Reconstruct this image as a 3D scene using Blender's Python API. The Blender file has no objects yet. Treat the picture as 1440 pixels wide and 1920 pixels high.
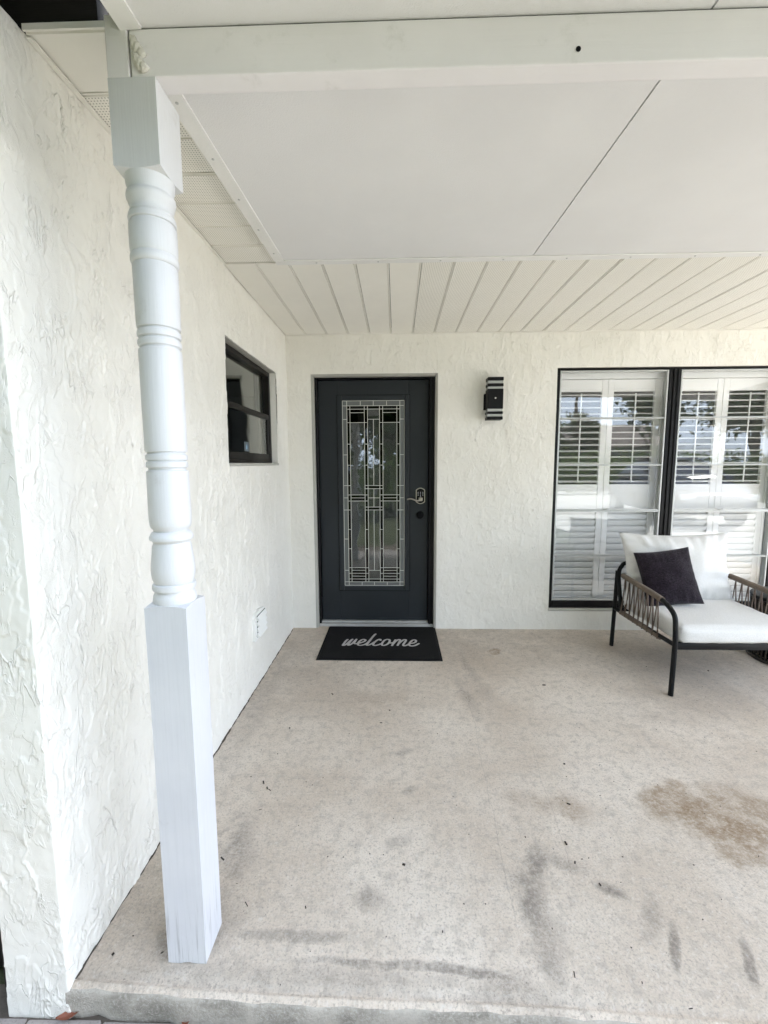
import bpy, bmesh, math, random
import numpy as np
from mathutils import Vector, Matrix
random.seed(7)
rad = math.radians
S = bpy.context.scene
COL = S.collection

# ------------------------------------------------------------------ camera
F_PX, PITCH, YAW, ROLL, CAM_H = 809.63, 0.1124, -0.0293, -0.0047, 1.3911
fwd = Vector((math.sin(YAW) * math.cos(PITCH), math.cos(YAW) * math.cos(PITCH), -math.sin(PITCH)))
rgt = Vector((math.cos(YAW), -math.sin(YAW), 0))
upv = rgt.cross(fwd)
r2 = rgt * math.cos(ROLL) + upv * math.sin(ROLL)
u2 = -rgt * math.sin(ROLL) + upv * math.cos(ROLL)
cam_data = bpy.data.cameras.new('camera')
cam = bpy.data.objects.new('camera', cam_data)
COL.objects.link(cam)
cam.matrix_world = Matrix(((r2.x, u2.x, -fwd.x, 0), (r2.y, u2.y, -fwd.y, 0), (r2.z, u2.z, -fwd.z, CAM_H), (0, 0, 0, 1)))
cam_data.sensor_fit = 'HORIZONTAL'
cam_data.sensor_width = 36
cam_data.lens = F_PX / 1440 * 36
cam_data.clip_start = 0.02
cam_data.clip_end = 600
S.camera = cam
CAMP = Vector((0, 0, CAM_H))


def ray(px, py):
    return fwd * F_PX + r2 * (px - 720) - u2 * (py - 960)


def on_z(px, py, z=0.0):
    d = ray(px, py)
    return CAMP + d * ((z - CAM_H) / d.z)


# ------------------------------------------------------------------ world, sun, exposure
SUN_EL, SUN_AZ = rad(56), rad(86)     # hazy sun high on the right: the porch is in open shade
world = bpy.data.worlds.new('World')
S.world = world
world.use_nodes = True
nt = world.node_tree
for n_ in list(nt.nodes):
    nt.nodes.remove(n_)
W = nt.nodes.new
sky = W('ShaderNodeTexSky')
sky.sky_type = 'NISHITA'
sky.sun_disc = False
sky.sun_elevation = SUN_EL
sky.sun_rotation = SUN_AZ
sky.air_density = 1.0
sky.dust_density = 2.0
tc = W('ShaderNodeTexCoord')
sep = W('ShaderNodeSeparateXYZ')
nt.links.new(tc.outputs['Generated'], sep.inputs[0])
mz = W('ShaderNodeMath'); mz.operation = 'ADD'; mz.inputs[1].default_value = 0.25
nt.links.new(sep.outputs['Z'], mz.inputs[0])
mzm = W('ShaderNodeMath'); mzm.operation = 'MAXIMUM'; mzm.inputs[1].default_value = 0.05
nt.links.new(mz.outputs[0], mzm.inputs[0])
dv = W('ShaderNodeVectorMath'); dv.operation = 'DIVIDE'
cmb = W('ShaderNodeCombineXYZ')
for i in range(3):
    nt.links.new(mzm.outputs[0], cmb.inputs[i])
nt.links.new(tc.outputs['Generated'], dv.inputs[0])
nt.links.new(cmb.outputs[0], dv.inputs[1])
cn = W('ShaderNodeTexNoise')
cn.inputs['Scale'].default_value = 2.2
cn.inputs['Detail'].default_value = 7
cn.inputs['Roughness'].default_value = 0.6
nt.links.new(dv.outputs[0], cn.inputs['Vector'])
cr = W('ShaderNodeValToRGB')
cr.color_ramp.elements[0].position = 0.34
cr.color_ramp.elements[0].color = (0.35, 0.35, 0.35, 1)
cr.color_ramp.elements[1].position = 0.52
cr.color_ramp.elements[1].color = (1, 1, 1, 1)
nt.links.new(cn.outputs['Fac'], cr.inputs[0])
mx = W('ShaderNodeMix'); mx.data_type = 'RGBA'
mx.inputs['B'].default_value = (9.6, 11.0, 13.2, 1)
nt.links.new(cr.outputs[0], mx.inputs['Factor'])
nt.links.new(sky.outputs[0], mx.inputs['A'])
bg = W('ShaderNodeBackground')
bg.inputs['Strength'].default_value = 0.08
nt.links.new(mx.outputs['Result'], bg.inputs['Color'])
wo = W('ShaderNodeOutputWorld')
nt.links.new(bg.outputs[0], wo.inputs[0])

sun_l = bpy.data.lights.new('sun', 'SUN')
sun_l.energy = 3.6
sun_l.angle = rad(20)
sun_l.color = (1, 0.96, 0.9)
sun = bpy.data.objects.new('sun', sun_l)
COL.objects.link(sun)
sd = Vector((math.sin(SUN_AZ) * math.cos(SUN_EL), math.cos(SUN_AZ) * math.cos(SUN_EL), math.sin(SUN_EL)))
sun.rotation_euler = sd.to_track_quat('Z', 'Y').to_euler()
sun.location = (0, 0, 20)

S.view_settings.view_transform = 'Standard'
S.view_settings.look = 'None'
S.view_settings.gamma = 1
S.view_settings.exposure = 2.7


# ------------------------------------------------------------------ material helpers
class NT:
    def __init__(self, name, base=(.5, .5, .5), rough=.6, metal=0, spec=.5):
        self.m = bpy.data.materials.new(name)
        self.m.use_nodes = True
        self.t = self.m.node_tree
        self.b = self.t.nodes['Principled BSDF']
        self.b.inputs['Base Color'].default_value = (*base, 1)
        self.b.inputs['Roughness'].default_value = rough
        self.b.inputs['Metallic'].default_value = metal
        self.b.inputs['Specular IOR Level'].default_value = spec
        self._co = None

    def n(self, typ, **kw):
        nd = self.t.nodes.new(typ)
        for k, v in kw.items():
            setattr(nd, k, v)
        return nd

    def l(self, a, b):
        self.t.links.new(a, b)

    def co(self, which='Object'):
        if self._co is None:
            self._co = self.n('ShaderNodeTexCoord')
        return self._co.outputs[which]

    def val(self, s, v):
        if isinstance(v, (int, float)):
            s.default_value = v
        elif isinstance(v, tuple):
            s.default_value = v if len(v) != 3 or s.type == 'VECTOR' else (*v, 1)
        else:
            self.l(v, s)

    def mapping(self, scale=(1, 1, 1), loc=(0, 0, 0), rot=(0, 0, 0), src=None):
        mp = self.n('ShaderNodeMapping')
        self.l(src or self.co(), mp.inputs[0])
        mp.inputs['Scale'].default_value = scale
        mp.inputs['Location'].default_value = loc
        mp.inputs['Rotation'].default_value = rot
        return mp.outputs[0]

    def noise(self, scale, detail=4, rough=.55, src=None, dist=0):
        nd = self.n('ShaderNodeTexNoise')
        self.l(src or self.co(), nd.inputs['Vector'])
        nd.inputs['Scale'].default_value = scale
        nd.inputs['Detail'].default_value = detail
        nd.inputs['Roughness'].default_value = rough
        nd.inputs['Distortion'].default_value = dist
        return nd.outputs['Fac']

    def math(self, op, a, b=0, c=None, clamp=False):
        nd = self.n('ShaderNodeMath', operation=op, use_clamp=clamp)
        self.val(nd.inputs[0], a)
        self.val(nd.inputs[1], b)
        if c is not None:
            self.val(nd.inputs[2], c)
        return nd.outputs[0]

    def ramp(self, x, a, b, lo=0., hi=1.):
        nd = self.n('ShaderNodeMapRange', interpolation_type='SMOOTHSTEP')
        self.val(nd.inputs['Value'], x)
        nd.inputs['From Min'].default_value = a
        nd.inputs['From Max'].default_value = b
        nd.inputs['To Min'].default_value = lo
        nd.inputs['To Max'].default_value = hi
        return nd.outputs[0]

    def mix(self, f, a, b, blend='MIX'):
        nd = self.n('ShaderNodeMix', data_type='RGBA', blend_type=blend)
        self.val(nd.inputs['Factor'], f)
        self.val(nd.inputs['A'], a)
        self.val(nd.inputs['B'], b)
        return nd.outputs['Result']

    def bump(self, h, dist=.002, strength=1., prev=None):
        nd = self.n('ShaderNodeBump')
        self.l(h, nd.inputs['Height'])
        nd.inputs['Distance'].default_value = dist
        nd.inputs['Strength'].default_value = strength
        if prev is not None:
            self.l(prev, nd.inputs['Normal'])
        return nd.outputs[0]

    def color(self, c):
        self.val(self.b.inputs['Base Color'], c)

    def rough(self, r):
        self.val(self.b.inputs['Roughness'], r)

    def normal(self, nn):
        self.l(nn, self.b.inputs['Normal'])


def paint(name, base, var=.06, rough=.55, grain=(60, 60, 60), bump=.0006, dirt=None, spec=.4, streak=0):
    t = NT(name, base, rough, spec=spec)
    big = t.noise(2.3, 5, .6)
    c = t.mix(t.ramp(big, .35, .7), tuple(x * (1 - var) for x in base), tuple(min(1, x * (1 + var * .4)) for x in base))
    if dirt:
        d = t.noise(9, 8, .7)
        c = t.mix(t.ramp(d, .58, .78, 0, dirt[3]), c, dirt[:3])
    t.color(c)
    g = t.noise(1, 4, .6, src=t.mapping(grain))
    if streak:
        t.color(t.mix(t.ramp(g, .4, .68, 0, streak), c, tuple(x * .72 for x in base)))
    t.normal(t.bump(g, bump))
    t.rough(t.ramp(big, .3, .7, rough - .06, rough + .08))
    return t.m


M = {}
# stucco: relief is geometry, the material adds fine grain and slight soiling
t = NT('stucco_paint', (.8, .775, .71), .62, spec=.35)
big = t.noise(1.6, 6, .65)
c = t.mix(t.ramp(big, .3, .7), (.765, .745, .685), (.825, .805, .75))
spk = t.noise(45, 3, .6)
c = t.mix(t.ramp(spk, .69, .76, 0, .35), c, (.45, .42, .36))
t.color(c)
sv = t.mapping((1, 1, .38))
def ridge(scale, width, seed, det=3):
    src = t.mapping((1, 1, .38), loc=(seed, seed * 1.7, seed * .6))
    nz_ = t.noise(scale, det, .55, src=src, dist=.6)
    return t.ramp(t.math('ABSOLUTE', t.math('SUBTRACT', nz_, .5)), 0, width, 1, 0)
mk1 = t.ramp(t.noise(7, 3), .5, .62)
mk2 = t.ramp(t.noise(11, 3, src=t.mapping((1, 1, 1), loc=(4, 2, 1))), .53, .63)
hs = t.math('ADD', t.math('MULTIPLY', ridge(11, .018, 3.1), mk1), t.math('MULTIPLY', ridge(24, .03, 7.7), mk2))
flake = t.ramp(t.noise(17, 4, .6, src=t.mapping((1, 1, .5), loc=(9, 3, 5)), dist=.8), .545, .575)
hs = t.math('ADD', hs, t.math('MULTIPLY', flake, .45))
grit = t.math('MULTIPLY', t.noise(260, 4, .7), t.ramp(t.noise(9, 3, src=t.mapping((1, 1, 1), loc=(1, 8, 3))), .45, .6, .12, .8))
n1 = t.bump(hs, .0019)
t.normal(t.bump(grit, .002, 1., n1))
t.rough(t.ramp(t.noise(30, 3), .35, .65, .36, .55))
M['stucco'] = t.m
M['plaster_trim'] = paint('plaster_trim', (.44, .43, .39), .12, .75, (80, 80, 80), .002)
M['post'] = paint('post_paint', (.68, .685, .695), .05, .42, (260, 260, 7), .0005, (.45, .43, .40, .45), .45, .08)
# weathered lower end of the post: its grain opens near the foot
t = NT('post_block_paint', (.8, .8, .82), .5)
g = t.noise(1, 6, .68, src=t.mapping((150, 150, 4)))
sepz = t.n('ShaderNodeSeparateXYZ'); t.l(t.co(), sepz.inputs[0])
foot = t.math('SUBTRACT', sepz.outputs['Z'], t.math('MULTIPLY', t.noise(14, 4), .2))
worn = t.ramp(foot, -.02, .10, 1, 0)
crack = t.math('MULTIPLY', t.ramp(g, .52, .66), worn)
c = t.mix(t.ramp(t.noise(3, 5), .3, .7), (.57, .58, .61), (.64, .645, .665))
c = t.mix(t.ramp(g, .42, .7, 0, .14), c, (.42, .425, .44))
c = t.mix(t.ramp(t.noise(22, 7, .75), .62, .74, 0, .28), c, (.36, .35, .34))
c = t.mix(t.math('MULTIPLY', crack, .7), c, (.33, .33, .34))
t.color(c)
hh = t.math('ADD', t.math('MULTIPLY', g, .45), t.math('MULTIPLY', crack, -.5))
t.normal(t.bump(hh, .0008))
M['post_block'] = t.m
M['beam'] = paint('beam_paint', (.82, .80, .81), .05, .5, (4, 90, 90), .0007, (.42, .42, .38, .35))
M['panel'] = paint('roof_panel_paint', (.765, .762, .762), .03, .6, (300, 300, 300), .0012)
M['trim'] = paint('trim_paint', (.79, .785, .765), .05, .45, (120, 120, 120), .0004, (.4, .39, .34, .3))
M['soffit_plain'] = paint('soffit_vinyl', (.85, .83, .77), .04, .5, (160, 160, 160), .0004)
t = NT('soffit_vinyl_perforated', (.76, .73, .645), .5)
mp = t.mapping((110, 110, 110))
vm = t.n('ShaderNodeVectorMath', operation='FRACTION'); t.l(mp, vm.inputs[0])
sb = t.n('ShaderNodeVectorMath', operation='SUBTRACT'); t.l(vm.outputs[0], sb.inputs[0]); sb.inputs[1].default_value = (.5, .5, .5)
sx = t.n('ShaderNodeSeparateXYZ'); t.l(sb.outputs[0], sx.inputs[0])
rr = t.math('SQRT', t.math('ADD', t.math('MULTIPLY', sx.outputs[0], sx.outputs[0]), t.math('MULTIPLY', sx.outputs[1], sx.outputs[1])))
hole = t.ramp(rr, .15, .25, 1, 0)
c = t.mix(t.ramp(t.noise(2.2, 4), .3, .7), (.83, .81, .745), (.865, .845, .785))
t.color(t.mix(t.math('MULTIPLY', hole, .85), c, (.16, .145, .12)))
t.normal(t.bump(hole, .0015, -1.0))
M['soffit_perf'] = t.m
M['shade_dark'] = paint('painted_shade', (.012, .011, .010), .3, .9, (10, 10, 90), .002)  # near-black colour stands in for shade in the eave and the gaps
M['black_frame'] = paint('black_frame_paint', (.006, .006, .0065), .3, .36, (70, 70, 70), .0005, (.03, .03, .03, .4), .2)
M['door'] = paint('door_paint', (.022, .026, .030), .12, .45, (120, 120, 24), .0007, None, .25)
M['bronze'] = paint('bronze_frame_paint', (.009, .0075, .0065), .3, .4, (70, 70, 70), .0005, None, .25)
M['alu'] = NT('aluminium', (.5, .51, .5), .42, .45).m
M['threshold'] = paint('threshold_metal', (.42, .42, .41), .2, .45, (6, 200, 200), .0008, (.2, .19, .17, .6))
M['came'] = NT('zinc_came', (.66, .66, .62), .45, .25).m
M['nickel'] = NT('satin_nickel', (.42, .385, .34), .34, 1.).m
M['shutter'] = paint('shutter_paint', (.90, .90, .89), .03, .45, (12, 160, 160), .0003)
M['lock_black'] = NT('lock_black', (.003, .003, .004), .5, spec=.1).m
M['lamp_black'] = paint('lamp_black', (.005, .005, .006), .2, .42, (90, 90, 90), .0004, None, .2)
M['keys'] = NT('key_marks', (.55, .55, .58), .4).m
M['white_plastic'] = paint('white_plastic', (.82, .82, .79), .04, .4, (90, 90, 90), .0003)
M['room'] = paint('room_paint', (.30, .28, .25), .1, .8)
M['room_dark'] = paint('room_floor', (.07, .06, .05), .2, .5)
M['curtain'] = paint('curtain_cloth', (.42, .43, .46), .2, .85, (90, 90, 3), .003)
M['foam'] = paint('foam_caulk', (.66, .64, .58), .1, .8, (90, 90, 90), .004)


def glass(name, ior=1.9, tint=(.93, .95, .95), rough=0., wav=0., haze=0.):
    """thin window pane: Fresnel mix of straight-through light and mirror reflection"""
    t = NT(name)
    t.t.nodes.remove(t.b)
    tr = t.n('ShaderNodeBsdfTransparent'); tr.inputs[0].default_value = (*tint, 1)
    gl = t.n('ShaderNodeBsdfGlossy'); gl.inputs['Roughness'].default_value = rough
    gl.inputs['Color'].default_value = (.97, 1, 1, 1)
    fr = t.n('ShaderNodeFresnel'); fr.inputs[0].default_value = ior
    ge = t.n('ShaderNodeNewGeometry')
    t.l(t.math('ADD', ior, t.math('MULTIPLY', ge.outputs['Backfacing'], 1 / ior - ior)), fr.inputs[0])
    if wav:
        nm = t.bump(t.noise(wav[0], 3, .6), wav[1])
        t.l(nm, gl.inputs['Normal'])
    ms = t.n('ShaderNodeMixShader')
    t.l(fr.outputs[0], ms.inputs[0]); t.l(tr.outputs[0], ms.inputs[1]); t.l(gl.outputs[0], ms.inputs[2])
    out = ms.outputs[0]
    if haze:      # milky film: etching on obscure panes, a painted reflection veil on clear ones
        df = t.n('ShaderNodeBsdfDiffuse'); df.inputs[0].default_value = (.6, .63, .62, 1)
        m2 = t.n('ShaderNodeMixShader'); m2.inputs[0].default_value = haze
        t.l(out, m2.inputs[1]); t.l(df.outputs[0], m2.inputs[2]); out = m2.outputs[0]
    t.l(out, t.t.nodes['Material Output'].inputs['Surface'])
    return t.m


M['pane'] = glass('window_glass', 1.56, (.985, .985, .985), 0., (1.2, .0012), .03)
M['pane_side'] = glass('side_window_glass', 1.7, (.96, .96, .95), 0., (2., .002))
M['door_clear'] = glass('door_clear_glass', 1.72, (.55, .57, .57), .01, (4, .002), .05)
M['door_bevel'] = glass('door_bevel_glass', 1.35, (.3, .31, .31), .02)
M['door_obscure'] = glass('door_obscure_glass', 1.7, (.4, .42, .42), .28, (140, .004), .14)

# concrete slab: broomed, with the photo's stains, scuffs, hairline cracks, wide darker patches and a painted post shadow
t = NT('porch_concrete', (.5, .45, .4), .85, spec=.25)
P0 = t.co()
wr = t.n('ShaderNodeTexNoise'); t.l(P0, wr.inputs['Vector']); wr.inputs['Scale'].default_value = 6; wr.inputs['Detail'].default_value = 6; wr.inputs['Roughness'].default_value = .65
ws = t.n('ShaderNodeVectorMath', operation='MULTIPLY_ADD')
t.l(wr.outputs['Color'], ws.inputs[0]); ws.inputs[1].default_value = (.22, .22, 0); t.l(P0, ws.inputs[2])
wsub = t.n('ShaderNodeVectorMath', operation='SUBTRACT'); t.l(ws.outputs[0], wsub.inputs[0]); wsub.inputs[1].default_value = (.11, .11, 0)
WP = wsub.outputs[0]


ws2 = t.n('ShaderNodeVectorMath', operation='MULTIPLY_ADD')
t.l(wr.outputs['Color'], ws2.inputs[0]); ws2.inputs[1].default_value = (.05, .05, 0); t.l(P0, ws2.inputs[2])
wsub2 = t.n('ShaderNodeVectorMath', operation='SUBTRACT'); t.l(ws2.outputs[0], wsub2.inputs[0]); wsub2.inputs[1].default_value = (.025, .025, 0)


def blob(x, y, rx, ry, rot=0, soft=.5, amt=1.):
    mp_ = t.n('ShaderNodeMapping', vector_type='TEXTURE'); t.l(wsub2.outputs[0] if min(rx, ry) < .045 else WP, mp_.inputs[0])
    mp_.inputs['Location'].default_value = (x, y, 0); mp_.inputs['Rotation'].default_value = (0, 0, rot); mp_.inputs['Scale'].default_value = (rx, ry, 1e3)
    ln = t.n('ShaderNodeVectorMath', operation='LENGTH'); t.l(mp_.outputs[0], ln.inputs[0])
    return t.ramp(ln.outputs['Value'], 1 - soft, 1 + soft * .6, amt, 0)


def union(lst):
    o = lst[0]
    for q in lst[1:]:
        o = t.math('MAXIMUM', o, q)
    return o


fine = t.noise(150, 6, .8)
grain = t.noise(75, 4, .7)
mid = t.noise(24, 6, .65)
lrg = t.noise(1.3, 6, .6)
c = t.mix(t.ramp(lrg, .32, .66), (.62, .525, .425), (.80, .715, .615))
c = t.mix(t.ramp(mid, .45, .72, 0, .55), c, (.40, .35, .295))
c = t.mix(t.ramp(fine, .48, .68, 0, .75), c, (.40, .35, .30))
c = t.mix(t.ramp(fine, .30, .44, .5, 0), c, (.74, .70, .65))
c = t.mix(t.ramp(grain, .52, .66, 0, .55), c, (.41, .355, .30))
c = t.mix(t.ramp(grain, .34, .46, .4, 0), c, (.74, .70, .65))
pit = t.noise(70, 3, .5)
c = t.mix(t.ramp(pit, .71, .76, 0, .7), c, (.2, .18, .16))
brown = union([blob(1.13, 1.67, .14, .10, .4, .45, .9), blob(1.25, 1.56, .17, .11, -.5, .4, 1.), blob(1.42, 1.66, .16, .10, -.3, .5, .8),
               blob(1.36, 1.50, .16, .08, -.2, .5, .9), blob(1.22, 1.43, .11, .06, -.2, .5, .75), blob(.58, 1.65, .12, .06, 0, .8, .5),
               blob(.70, 1.63, .07, .08, .3, .8, .6), blob(.72, 3.08, .06, .05, 0, .3, .95), blob(-.05, 2.4, .25, .12, .2, .9, .3)])
grn = t.ramp(t.noise(60, 6, .8), .34, .6, .42, 1)
brk_ = t.ramp(t.noise(5, 6, .7), .34, .54, .35, 1)
c = t.mix(t.math('MULTIPLY', t.math('MULTIPLY', brown, 1.), t.math('MULTIPLY', grn, brk_)), c, (.30, .21, .13))
grey = union([blob(.47, 1.36, .05, .09, -.4, .6, .9), blob(.44, 1.23, .05, .12, .2, .7, .9), blob(.43, 1.1, .04, .1, 0, .7, .6), blob(.57, 1.38, .08, .03, -.3, .8, .5),
              blob(.70, 1.29, .05, .025, -.5, .6, .9), blob(.78, 1.2, .03, .08, -.6, .8, .6), blob(.80, 1.12, .015, .08, -.5, .5, .9), blob(.98, 1.08, .014, .07, -.5, .5, .9),
              blob(-.58, 1.42, .06, .14, .3, .9, .7), blob(-.62, 1.15, .14, .12, .2, .9, .6), blob(-.09, 1.24, .05, .04, 0, .8, .7), blob(-.0, 1.45, .06, .03, .4, .8, .5),  # soft patch beside the post foot paints in its shade
              blob(-.30, 1.12, .2, .018, 0, .5, .6), blob(.02, 1.052, .3, .014, -.03, .5, .85), blob(.22, 1.04, .12, .012, -.05, .5, .9), blob(.48, 2.85, .05, .45, .12, .9, .5),
              blob(.42, 2.5, .04, .25, .15, .9, .5), blob(.30, 1.0, .12, .05, 0, .8, .7), blob(-.8, 2.6, .09, .8, 0, .9, .45), blob(2.0, 3.0, .7, .35, 0, .9, .35),
              blob(-.60, 1.10, .085, .085, 0, .5, .75), blob(.6, 3.3, 1.6, .5, 0, .9, .42), blob(-.5, 2.9, .5, .7, 0, .9, .35), blob(1.7, 2.4, .7, .2, .2, .9, .25), blob(.05, 1.7, .04, .02, .4, .6, .6), blob(.03, 1.95, .05, .025, .3, .7, .5), blob(-.28, 1.02, .62, .03, 0, .8, .45)])  # ring at post foot is a painted contact shadow; wide patches darken the back
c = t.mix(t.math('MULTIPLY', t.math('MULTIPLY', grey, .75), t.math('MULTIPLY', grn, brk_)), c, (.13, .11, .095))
# hairline cracks: thin valleys of a warped wave
for (x0, y0, x1, y1) in [(.47, 2.9, .42, 2.3), (.42, 2.3, .36, 1.15), (.66, 2.0, .60, 1.35)]:
    ang = math.atan2(y1 - y0, x1 - x0); ln_ = math.hypot(x1 - x0, y1 - y0)
    mp_ = t.n('ShaderNodeMapping', vector_type='TEXTURE')
    w2 = t.n('ShaderNodeVectorMath', operation='MULTIPLY_ADD'); t.l(wr.outputs['Color'], w2.inputs[0]); w2.inputs[1].default_value = (.05, .05, 0); t.l(P0, w2.inputs[2])
    t.l(w2.outputs[0], mp_.inputs[0])
    mp_.inputs['Location'].default_value = ((x0 + x1) / 2 + .025, (y0 + y1) / 2 + .025, 0); mp_.inputs['Rotation'].default_value = (0, 0, ang)
    s3 = t.n('ShaderNodeSeparateXYZ'); t.l(mp_.outputs[0], s3.inputs[0])
    a_ = t.ramp(t.math('ABSOLUTE', s3.outputs[1]), .0004, .0026, 1, 0)
    b_ = t.ramp(t.math('ABSOLUTE', s3.outputs[0]), ln_ * .45, ln_ * .55, 1, 0)
    c = t.mix(t.math('MULTIPLY', t.math('MULTIPLY', a_, b_), .22), c, (.16, .14, .12))
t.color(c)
broom = t.noise(1, 4, .65, src=t.mapping((190, 45, 60)))
hsum = t.math('ADD', t.math('MULTIPLY', broom, .9), t.math('ADD', fine, t.math('MULTIPLY', mid, .8)))
t.normal(t.bump(hsum, .0065))
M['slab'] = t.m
t = NT('slab_edge_concrete', (.25, .235, .2), .9, spec=.2)
c = t.mix(t.ramp(t.noise(8, 6, .7), .3, .7), (.24, .22, .185), (.50, .46, .40))
c = t.mix(t.ramp(t.noise(120, 4, .7), .45, .7, 0, .7), c, (.5, .47, .42))
t.color(c); t.normal(t.bump(t.noise(140, 5, .7), .005))
M['slab_edge'] = t.m


def speckle(name, a, b, scale, bump, rough=.9, var=1.5):
    t = NT(name, a, rough, spec=.25)
    c = t.mix(t.ramp(t.noise(var, 6, .65), .3, .7), a, b)
    f = t.noise(scale, 5, .7)
    t.color(t.mix(t.ramp(f, .5, .75, 0, .6), c, tuple(x * .5 for x in a)))
    t.normal(t.bump(f, bump))
    return t.m


M['paver'] = speckle('paver_concrete', (.22, .20, .19), (.34, .31, .29), 160, .003)
M['drive'] = speckle('driveway_concrete', (.46, .44, .41), (.56, .54, .50), 60, .004)
M['lawn'] = speckle('lawn_ground', (.045, .055, .025), (.07, .078, .04), 40, .02)
M['street'] = speckle('asphalt', (.05, .05, .05), (.08, .08, .08), 50, .006)
M['earth'] = speckle('earth_joint', (.07, .06, .05), (.12, .1, .08), 120, .004)


def cloth(name, a, scale=900, bump=.0006, var=.05, fold=0):
    t = NT(name, a, .9, spec=.15)
    t.b.inputs['Sheen Weight'].default_value = .15
    wv = t.noise(1, 3, .6, src=t.mapping((scale, scale * .25, scale)))
    wv2 = t.noise(1, 3, .6, src=t.mapping((scale * .25, scale, scale)))
    h_ = t.math('ADD', wv, wv2)
    t.color(t.mix(t.ramp(h_, .75, 1.3), tuple(x * (1 - var * 3) for x in a), tuple(min(1, x * (1 + var)) for x in a)))
    nb = t.bump(h_, bump)
    t.normal(nb)
    return t.m


M['cushion'] = cloth('cushion_fabric', (.78, .775, .76), 500, .0016)
M['pillow'] = cloth('pillow_fabric', (.024, .016, .026), 260, .004, .5)
M['chair_metal'] = paint('chair_metal', (.006, .0065, .008), .2, .45, (120, 120, 120), .0003, None, .22)
M['rope'] = cloth('rope_fabric', (.20, .155, .12), 700, .001, .15)
M['rope_in'] = cloth('rope_inner_fabric', (.15, .108, .085), 700, .001, .15)
M['mat'] = speckle('mat_rubber_pile', (.003, .003, .0033), (.006, .006, .0065), 500, .003, .95, 6)
M['mat_rim'] = paint('mat_rim_rubber', (.010, .010, .011), .2, .7, spec=.15)
M['mat_text'] = speckle('mat_letter_pile', (.42, .41, .40), (.52, .51, .50), 600, .002, .95, 9)
M['wicker'] = cloth('wicker_strand', (.10, .085, .07), 300, .001, .3)
M['leaf_dry'] = NT('dry_leaf_brown', (.16, .05, .025), .7).m
M['litter'] = NT('litter_dark', (.035, .026, .02), .9).m
M['bark'] = speckle('bark', (.09, .07, .05), (.15, .12, .09), 30, .02)


def leafm(name, a, b):
    t = NT(name, a, .6, spec=.3)
    oi = t.n('ShaderNodeObjectInfo')
    c = t.mix(t.ramp(t.noise(1.4, 4), .35, .65), a, b)
    t.color(c)
    t.b.inputs['Transmission Weight'].default_value = 0
    return t.m


M['leaf_a'] = leafm('foliage_dark', (.025, .05, .012), (.06, .10, .02))
M['leaf_b'] = leafm('foliage_bright', (.07, .13, .02), (.13, .19, .035))
M['car_blue'] = NT('car_paint', (.02, .03, .06), .25, spec=.6).m
M['car_glass'] = NT('car_glass', (.012, .02, .045), .05, spec=.8).m
M['tyre'] = NT('tyre_rubber', (.012, .012, .012), .8).m
M['rim'] = NT('wheel_rim', (.5, .5, .5), .3, .9).m
M['headlight'] = NT('headlight_lens', (.7, .72, .75), .1).m
M['house_far'] = paint('far_house_paint', (.55, .53, .48), .08, .8)
M['roof_far'] = speckle('roof_shingle', (.14, .12, .11), (.22, .19, .17), 18, .02)
M['far_glass'] = NT('far_window_glass', (.03, .035, .04), .08).m
M['pole'] = paint('pole_wood', (.14, .11, .085), .2, .9, (60, 60, 3), .004)


# ------------------------------------------------------------------ object helpers
def obj(name, me, mat=None, parent=None):
    o = bpy.data.objects.new(name, me)
    COL.objects.link(o)
    if mat is not None and not me.materials:
        me.materials.append(M[mat] if isinstance(mat, str) else mat)
    if parent is not None:
        o.parent = parent
    return o


def thing(name, label, cat, loc=(0, 0, 0), rotz=0, group=None):
    o = bpy.data.objects.new(name, None)
    o.empty_display_size = .1
    COL.objects.link(o)
    o.location = loc
    o.rotation_euler = (0, 0, rotz)
    o['label'] = label
    o['category'] = cat
    if group:
        o['group'] = group
    return o


def part_root(name, parent, loc=(0, 0, 0)):
    o = bpy.data.objects.new(name, None)
    o.empty_display_size = .1
    COL.objects.link(o)
    o.parent = parent
    o.location = loc
    return o


def tag(o, label=None, cat=None, group=None, kind=None):
    for k, v in (('label', label), ('category', cat), ('group', group), ('kind', kind)):
        if v:
            o[k] = v
    return o


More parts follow.
